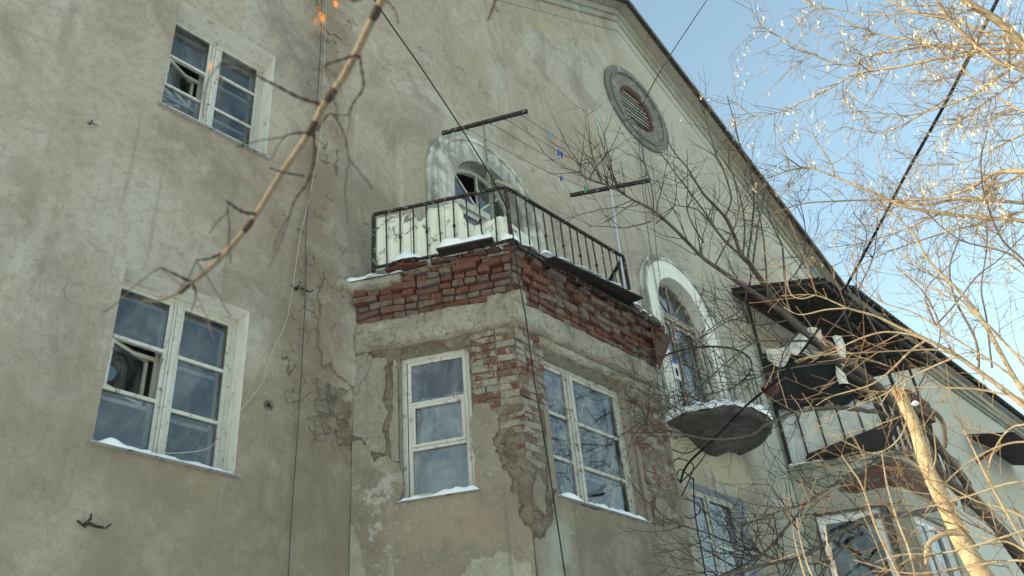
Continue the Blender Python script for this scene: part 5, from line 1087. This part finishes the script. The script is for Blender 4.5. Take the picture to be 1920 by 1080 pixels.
LIMBS_U = [
 [(4.935,-6.354,5.012,0.0141),(4.806,-6.23,5.188,0.0132),(4.738,-6.144,5.272,0.0122),(4.637,-6.091,5.395,0.0112),(4.561,-6.064,5.484,0.0101),(4.476,-6.043,5.579,0.009),(4.358,-6.031,5.707,0.0079)],
 [(5.214,-6.462,5.481,0.0105),(5.161,-6.27,5.587,0.0101),(5.101,-6.104,5.692,0.0096),(5.082,-5.94,5.737,0.0091),(5.058,-5.838,5.79,0.0086),(5.022,-5.673,5.845,0.008),(4.992,-5.545,5.892,0.0074),(4.955,-5.409,5.941,0.0068),(4.948,-5.334,5.966,0.0062),(4.941,-5.155,5.962,0.0056),(4.908,-4.946,5.97,0.0049),(4.884,-4.794,5.98,0.0042),(4.825,-4.643,6.023,0.0035),(4.721,-4.58,6.143,0.0028)],
 [(5.357,-6.479,5.624,0.0096),(5.3,-6.286,5.746,0.0091),(5.207,-6.016,5.894,0.0086),(5.145,-5.827,5.993,0.008),(5.088,-5.615,6.073,0.0074),(5.041,-5.43,6.135,0.0067),(5.068,-5.361,6.136,0.0059),(4.984,-5.217,6.238,0.0052),(4.856,-5.095,6.384,0.0044),(4.701,-4.985,6.548,0.0036),(4.633,-4.929,6.637,0.0028)],
 [(4.873,-6.35,5.1,0.026),(4.73,-6.295,5.29,0.0243),(4.671,-6.271,5.364,0.0224),(4.585,-6.238,5.467,0.0205),(4.476,-6.16,5.589,0.0187),(4.366,-6.091,5.704,0.0168)],
 [(5.285,-6.44,5.554,0.0107),(5.199,-6.204,5.79,0.0098),(5.109,-6.047,6.013,0.0088),(5.026,-5.848,6.207,0.0078),(4.949,-5.73,6.39,0.0066),(4.841,-5.601,6.592,0.0054)],
 [(5.229,-6.388,5.461,0.0094),(5.128,-6.114,5.665,0.0087),(5.053,-5.925,5.819,0.0079),(4.981,-5.783,5.963,0.007),(4.914,-5.627,6.089,0.006),(4.838,-5.513,6.222,0.005),(4.595,-5.305,6.492,0.004)],
 [(5.083,-5.977,6.098,0.0064),(5.036,-5.852,6.211,0.0055),(4.948,-5.605,6.343,0.0047),(4.842,-5.425,6.489,0.0037),(4.761,-5.295,6.611,0.0027)],
 [(5.081,-5.461,6.02,0.006),(5.102,-5.435,6.067,0.0052),(5.033,-5.416,6.216,0.0044),(4.861,-5.247,6.431,0.0036),(4.722,-5.135,6.61,0.0028)],
 [(5.403,-6.146,4.83,0.0172),(5.375,-5.949,4.937,0.0157),(5.378,-5.856,5.0,0.0139),(5.4,-5.77,5.031,0.012),(5.435,-5.664,5.035,0.0101),(5.441,-5.475,5.06,0.0081),(5.401,-5.268,5.142,0.0061),(5.366,-5.104,5.217,0.0039)],
 [(5.815,-5.972,4.692,0.0145),(5.756,-5.784,4.831,0.0137),(5.646,-5.478,5.01,0.013),(5.536,-5.231,5.17,0.012),(5.49,-5.145,5.266,0.0109),(5.434,-5.059,5.372,0.0098),(5.338,-4.928,5.513,0.0086),(5.251,-4.813,5.636,0.0074),(5.225,-4.735,5.688,0.0061),(5.198,-4.611,5.72,0.0049),(5.178,-4.478,5.735,0.0036)],
 [(5.931,-6.024,4.905,0.0137),(5.886,-5.819,5.031,0.0127),(5.781,-5.499,5.21,0.0117),(5.76,-5.318,5.265,0.0105),(5.731,-5.194,5.342,0.0092),(5.709,-5.095,5.412,0.0079),(5.604,-4.82,5.53,0.0066),(5.505,-4.548,5.618,0.0052),(5.462,-4.33,5.637,0.0037)],
 [(5.603,-6.189,5.081,0.0096),(5.634,-5.923,5.087,0.0088),(5.664,-5.748,5.091,0.0079),(5.689,-5.595,5.101,0.007),(5.679,-5.301,5.121,0.006),(5.679,-5.089,5.131,0.005),(5.648,-4.836,5.159,0.0039),(5.589,-4.59,5.219,0.0028)],
 [(6.004,-6.034,4.981,0.0088),(6.005,-5.786,5.045,0.008),(6.014,-5.573,5.086,0.0071),(6.002,-5.335,5.142,0.0061),(5.989,-5.082,5.178,0.0051),(5.969,-4.81,5.201,0.004),(5.979,-4.629,5.199,0.0029)],
 [(5.403,-6.3,5.213,0.0082),(5.463,-6.037,5.24,0.007),(5.515,-5.877,5.279,0.0056),(5.552,-5.624,5.315,0.0042),(5.483,-5.332,5.478,0.0027)],
 [(5.302,-6.456,5.529,0.0083),(5.349,-6.193,5.546,0.0072),(5.392,-5.947,5.55,0.006),(5.438,-5.698,5.537,0.0047),(5.492,-5.399,5.482,0.0033)],
 [(5.294,-6.463,5.541,0.0083),(5.29,-6.135,5.604,0.0074),(5.327,-5.913,5.601,0.0063),(5.3,-5.591,5.651,0.0052),(5.24,-5.363,5.743,0.004),(5.177,-5.152,5.828,0.0027)],
 [(5.376,-5.787,5.718,0.0065),(5.381,-5.544,5.71,0.0056),(5.367,-5.315,5.716,0.0047),(5.32,-5.19,5.783,0.0038),(5.253,-5.083,5.875,0.0028)],
 [(5.258,-6.222,5.066,0.0069),(5.187,-6.073,5.266,0.0063),(5.079,-5.972,5.504,0.0055),(4.997,-5.903,5.696,0.0048),(4.845,-5.77,5.947,0.004),(4.715,-5.679,6.161,0.0032)],
 [(5.319,-4.894,5.56,0.0062),(5.277,-4.909,5.677,0.0051),(5.189,-4.898,5.839,0.0039),(5.142,-4.915,5.955,0.0028)],
 [(5.163,-4.645,5.663,0.0049),(5.141,-4.676,5.758,0.004),(5.065,-4.692,5.91,0.003),(5.077,-4.687,5.947,0.0021)],
 [(5.768,-5.723,4.042,0.0081),(5.62,-5.713,4.452,0.0072),(5.549,-5.654,4.658,0.0063),(5.46,-5.676,4.899,0.0052),(5.365,-5.767,5.142,0.0042),(5.292,-5.936,5.345,0.0031)],
 [(5.88,-5.762,4.296,0.0072),(5.777,-5.639,4.646,0.0062),(5.701,-5.404,4.875,0.0051),(5.622,-5.303,5.123,0.0039),(5.538,-5.275,5.382,0.0027)],
 [(5.621,-5.206,3.927,0.0083),(5.597,-5.269,4.117,0.0073),(5.508,-5.27,4.397,0.0063),(5.461,-5.325,4.594,0.0053),(5.439,-5.462,4.76,0.0042),(5.408,-5.49,4.9,0.0031)],
 [(5.456,-5.119,4.253,0.006),(5.422,-5.128,4.436,0.0052),(5.442,-5.168,4.525,0.0043),(5.483,-5.264,4.595,0.0034),(5.526,-5.396,4.668,0.0025)],
 [(5.456,-5.119,4.253,0.006),(5.493,-5.261,4.356,0.0053),(5.519,-5.432,4.48,0.0045),(5.564,-5.573,4.545,0.0038),(5.59,-5.769,4.652,0.003)],
 [(5.726,-5.268,3.972,0.0072),(5.673,-5.36,4.257,0.0062),(5.64,-5.413,4.459,0.0052),(5.607,-5.537,4.668,0.0042),(5.556,-5.636,4.886,0.0031)],
 [(5.735,-4.698,4.389,0.0053),(5.643,-4.675,4.667,0.0047),(5.587,-4.714,4.892,0.0041),(5.546,-4.896,5.142,0.0034),(5.488,-4.877,5.316,0.0027)],
 [(5.895,-4.492,3.874,0.0052),(5.916,-4.976,4.325,0.0043),(5.848,-5.044,4.65,0.0035),(5.75,-4.949,4.927,0.0027)],
]

# ------------------------------------------------------------------ trees
trnd = random.Random(77)
def perp(d):
    a = Vector((trnd.gauss(0, 1), trnd.gauss(0, 1), trnd.gauss(0, 1))); a -= d*a.dot(d); return a.normalized()
def shoot(mb, p, d, L_, r, wig, pull, buds=None, seg=None, sub=0, subL=.5, tips=None, budr=1.8):
    """one twig: wandering tapered tube; pull is added to its direction per metre"""
    n = seg or max(4, int(L_/.07)); st = L_/n; pts = [p.copy()]; d = d.normalized(); ds = []
    for i in range(n):
        d = (d + Vector((trnd.gauss(0, wig), trnd.gauss(0, wig), trnd.gauss(0, wig))) + pull*st).normalized()
        p = p+d*st; pts.append(p.copy()); ds.append(d.copy())
    mb.tube(pts, [max(.0011, r*(1-.75*i/n)) for i in range(n+1)], 4 if r > .005 else 3)
    if buds is not None:
        for i in range(1, n+1, 2 if n > 8 else 1):
            if trnd.random() < .55:
                q = pts[i]; s_ = max(.003, r*budr*(1-.4*i/n)); e = ds[min(i, n-1)]
                x = perp(e); y = e.cross(x); q = q+x*s_*.5
                buds.add([q-e*s_, q+x*s_*.6, q+y*s_*.6, q-x*s_*.6, q-y*s_*.6, q+e*s_*1.4], [(0, 2, 1), (0, 3, 2), (0, 4, 3), (0, 1, 4), (5, 1, 2), (5, 2, 3), (5, 3, 4), (5, 4, 1)])
    if tips is not None: tips += [(pts[i], ds[min(i, n-1)]) for i in range(n//2, n+1, 2)]
    if sub > 0:
        for k in range(trnd.randint(1, 3)):
            i = trnd.randint(1, n-1); dd = (ds[i]*.75 + perp(ds[i])*trnd.uniform(.5, 1.0)).normalized()
            shoot(mb, pts[i], dd, L_*subL*trnd.uniform(.5, 1.1), r*.62, wig, pull, buds, None, sub-1, subL, tips, budr)
def twigs_on(limbs, mb, buds, per_m, Lr, r0, wig, pull, up_bias, start=.15, sub=1, tips=None, rmax=.05, budr=1.8):
    for P_, rad in limbs:
        total = sum((P_[i+1]-P_[i]).length for i in range(len(P_)-1))
        for k in range(int(total*per_m+trnd.random())):
            f = start+(1-start)*trnd.random()**.8; i = min(int(f*(len(P_)-1)), len(P_)-2)
            if rad[i] > rmax and trnd.random() < .7: continue
            p = P_[i].lerp(P_[i+1], trnd.random()); d = (P_[i+1]-P_[i]).normalized()
            dd = (d*trnd.uniform(.2, .8)+perp(d)*.8+up_bias*trnd.uniform(.4, 1)).normalized()
            shoot(mb, p, dd, trnd.uniform(*Lr), min(r0*trnd.uniform(.7, 1.2), rad[i]*.7), wig, pull, buds, None, sub, .55, tips, budr)
def limb_curves(data, k=5):
    res = []
    for L_ in data:
        pts = smooth_path(L_, k); n = len(L_); rads = []
        for i in range(len(pts)):
            f = i/k; a = min(int(f), n-2); t = f-a; rads.append(L_[a][3]*(1-t)+L_[min(a+1, n-1)][3]*t)
        for i, p in enumerate(pts):
            if 0 < i < len(pts)-1:
                q = rads[i]*.5+.004; pts[i] = p+Vector((q*nz(p, 3, 1), q*nz(p, 3, 2), q*nz(p, 3, 3)))
                rads[i] *= 1+.12*nz(p, 9, 4)
        res.append((pts, rads))
    return res
# --- grey-brown tree close to the wall
tD = thing('bare_tree', (16.0, -3.1, 0), 'big grey-brown leafless tree spreading in front of the facade at the right', 'tree')
LIMBS_D[0] = [(16.0, -3.1, -.1, .19), (15.8, -3.06, 1.6, .15)]+LIMBS_D[0]
LIMBS_D[1] = [(15.85, -3.07, 1.6, .13)]+LIMBS_D[1]
cD = limb_curves(LIMBS_D)
for i, (p, r_) in enumerate(cD): MB().tube(p, r_, 8 if r_[0] > .03 else 6).build('trunk' if i == 0 else 'branch', 'bark_dark', tD, smooth=True)
mb, bd = MB(), MB()
UPD = Vector((-.15, 0, .75))
twigs_on(cD[2:16], mb, bd, 3.6, (.22, .85), .0052, .10, Vector((0, 0, .5)), UPD*.45, .12, 1)
twigs_on(cD[:2], mb, bd, 3.6, (.35, 1.0), .0060, .085, Vector((-.2, 0, .7)), UPD*.5, .35, 1)
twigs_on(cD[16:], mb, bd, 7.0, (.3, .85), .0055, .10, Vector((-.3, 0, .25)), Vector((-.3, .1, .25)), .15, 2)
mb.build('twigs', 'twig_dark', tD, kind='stuff'); bd.build('buds', 'twig_dark', tD, kind='stuff')
# --- young tan maple in the sun, nearer, with a sawn-off trunk
tG = thing('cut_maple', (4.45, -5.22, 0), 'sunlit tan maple with a sawn-off trunk at the lower right', 'tree')
LIMBS_G[0] = [(4.42, -5.24, -.1, .09), (4.40, -5.23, .9, .08)]+LIMBS_G[0]
cG = limb_curves(LIMBS_G)
gp, gr_ = limb_curves(LIMBS_G[:1], 14)[0]; gr_ = [x*(1+.07*nz((i*.35, 0, 0), 1, 5)+.05*nz((i*1.3, 0, 0), 1, 7)) for i, x in enumerate(gr_)]
MB().tube(gp, gr_, 14).build('trunk', 'bark_trunk', tG, smooth=True)
tp, tr = cG[0][0][-1], cG[0][1][-1]; td = (cG[0][0][-1]-cG[0][0][-4]).normalized()
mb = MB(); x_ = td.cross(Vector((0, 0, 1))).normalized(); y_ = td.cross(x_)
for k in range(16):
    a = trnd.uniform(0, 6.28); rr_ = tr*math.sqrt(trnd.random())*.85; b = tp+(x_*math.cos(a)+y_*math.sin(a))*rr_-td*.02
    mb.bar(b, b+td*trnd.uniform(.03, .075), .014, .010)
mb.build('split_end', 'cutwood', tG, kind='stuff')
mb = MB(); lump(mb, cG[0][0][-7]+Vector((-.03, -.055, .0)), .022, .018, .012, 3); mb.build('snow_patch', 'snow', tG, smooth=True, kind='stuff')
MB().tube(cG[1][0], cG[1][1], 7).build('branch', 'bark_dark', tG, smooth=True)
for i, (p, r_) in enumerate(cG[2:]):
    r_ = [x*(1-.5*max(0, j/len(r_)-.8)/.2) for j, x in enumerate(r_)]
    MB().tube(p, r_, 6).build('branch', 'bark_gold', tG, smooth=True)
mb, bd, m2 = MB(), MB(), MB()
twigs_on(cG[2:], mb, bd, 7, (.10, .40), .0028, .09, Vector((-.5, 0, .5)), Vector((-.35, .05, .35)), .15, 1, None, .05, 2.4)
twigs_on(cG[2:], m2, bd, 2, (.10, .3), .0030, .10, Vector((-.4, 0, .6)), Vector((-.4, .05, .3)), .2, 1, None, .05, 2.2)
# dense crossing shoots low at the right
for k in range(30):
    p = Vector((trnd.uniform(4.0, 5.6), trnd.uniform(-5.4, -4.9), trnd.uniform(2.0, 2.75))); d = Vector((-1, trnd.uniform(-.3, .3), trnd.uniform(-.15, .6)))
    shoot(mb if k % 3 else m2, p, d, trnd.uniform(.4, 1.0), trnd.uniform(.003, .0055), .06, Vector((0, 0, .35)), bd, None, 1, .5, None, 2.0)
mb.build('twigs', 'twig_gold', tG, kind='stuff'); m2.build('young_shoots', 'twig_orange', tG, kind='stuff'); bd.build('buds', 'twig_orange', tG, kind='stuff')
# --- tall sunlit tree with hanging keys
T0 = Vector((7.6, -6.75, 0))
tU = thing('seeding_maple', T0, 'tall sunlit leafless maple hung with pale dry keys at the upper right', 'tree')
MB().tube([T0+Vector((0, 0, -.1)), T0+Vector((.05, 0, 2)), T0+Vector((0, .05, 4)), T0+Vector((.1, -.05, 6)), T0+Vector((.5, -.4, 7.5))], [.19, .16, .14, .10, .04], 12).build('trunk', 'bark_trunk', tU, smooth=True)
for i, L_ in enumerate(LIMBS_U):
    p0 = L_[0]
    if p0[0] > 4.4 and i not in (6, 7, 16, 18, 19, 22, 23, 24, 25, 26, 27):
        d0 = max(.12, min(.35, (T0.x-p0[0])*.14)); z0 = p0[2]+.25
        L_.insert(0, ((p0[0]+T0.x)/2, (p0[1]+T0.y)/2, (p0[2]+z0)/2, p0[3]*1.25)); L_.insert(0, (T0.x+.04, T0.y+.03, z0, p0[3]*1.5))
cU = limb_curves(LIMBS_U)
for i, (p, r_) in enumerate(cU): MB().tube(p, r_, 6).build('branch', 'bark_gold' if i not in (20, 21, 22, 23, 24, 25, 26, 27) else 'bark_dark', tU, smooth=True)
mb, bd, tips = MB(), MB(), []
twigs_on(cU[:20], mb, bd, 11.5, (.12, .42), .0034, .11, Vector((-.2, .1, -.9)), Vector((-.25, .1, -.15)), .05, 2, tips)
twigs_on(cU[20:], mb, bd, 9.0, (.15, .5), .0034, .10, Vector((-.2, .1, -.2)), Vector((-.2, .1, .1)), .1, 2)
mb.build('twigs', 'twig_gold', tU, kind='stuff')
sd_ = MB(); trnd.shuffle(tips)
for p, d in tips[:760]:
    for k in range(trnd.randint(1, 3)):
        a = p+Vector((trnd.gauss(0, .008), trnd.gauss(0, .008), 0)); L_ = trnd.uniform(.02, .045); b = a-Vector((trnd.gauss(0, .01), trnd.gauss(0, .01), L_*.6))
        sd_.tube([a, b], .0008, 3)
        dr_ = Vector((trnd.gauss(0, .35), trnd.gauss(0, .35), -1)).normalized(); x_ = perp(dr_)*trnd.uniform(.004, .008); e_ = b+dr_*L_
        sd_.add([b, b+dr_*L_*.45+x_, e_, b+dr_*L_*.45-x_*.6, b+dr_*L_*.4+dr_.cross(x_)*.4], [(0, 1, 4), (1, 2, 4), (2, 3, 4), (3, 0, 4), (0, 3, 2, 1)])
sd_.build('dry_keys', 'seed', tU, kind='stuff')
# --- hanging branch close to the camera
tF = thing('overhanging_tree', (2.6, -8.1, 0), 'tree standing behind the viewer whose thin sunlit branch hangs across the upper left', 'tree')
f0 = LIMBS_F[0][0]
LIMBS_F[0] = [(2.6, -8.0, 4.9, .030), (2.2, -7.3, 4.75, .026), (1.6, -6.3, 4.3, .018)]+LIMBS_F[0]
cF = limb_curves(LIMBS_F, 6)
MB().tube([(2.6, -8.1, -.1), (2.62, -8.1, 2), (2.6, -8.0, 4.9), (2.5, -8.1, 7)], [.14, .11, .07, .02], 10).build('trunk', 'bark_trunk', tF, smooth=True)
for i, (p, r_) in enumerate(cF):
    r_ = [x*.85 for x in r_]
    if i: r_ = [x*(1+.35*math.sin(j*1.9)) for j, x in enumerate(r_)]
    MB().tube(p, r_, 8).build('branch', 'bark_fore' if i == 0 else 'bark_node', tF, smooth=True)
for (i, f) in ((0, .20), (0, .38), (0, .47), (0, .66), (0, .85)):
    P0_, R0_ = cF[0]; n_ = len(P0_); b0 = 18+int((n_-18)*(f-.1)/.9); q = P0_[b0]; dq = (P0_[b0+1]-P0_[b0-1]).normalized()
    MB().tube([q-dq*.012, q-dq*.005, q, q+dq*.006, q+dq*.014], [R0_[b0]*.85*k for k in (1.02, 1.22, 1.3, 1.2, 1.02)], 8).build('knot', 'bark_node', tF, smooth=True)
mb, lv = MB(), MB()
anch = [cF[k][0][-1] for k in range(1, 11)]
for p in anch:
    for k in range(2): shoot(mb, p, Vector((trnd.gauss(0, .5), trnd.gauss(0, .3), -.7)), trnd.uniform(.05, .12), .0009, .12, Vector((0, 0, -4)), None, 6)
mb.build('dry_stalks', 'twig_dark', tF, kind='stuff')
for (q, n_) in (((.522, -5.609, 2.77), 9), ((.423, -5.454, 2.70), 1)):
    for k in range(n_):
        c = Vector(q)+Vector((trnd.gauss(0, .012), trnd.gauss(0, .01), trnd.gauss(0, .018))) if n_ > 1 else Vector(q)
        L_ = trnd.uniform(.014, .026) if n_ > 1 else .032; d = Vector((trnd.gauss(0, .2), trnd.gauss(0, .2), -1)).normalized(); x_ = perp(d)*L_*.18
        lv.add([c, c+d*L_*.5+x_, c+d*L_, c+d*L_*.5-x_, c+d*L_*.5+d.cross(x_)*.5], [(0, 1, 4), (1, 2, 4), (2, 3, 4), (3, 0, 4), (0, 3, 2, 1)])
lv.build('dry_leaves', 'leaf', tF, kind='stuff')
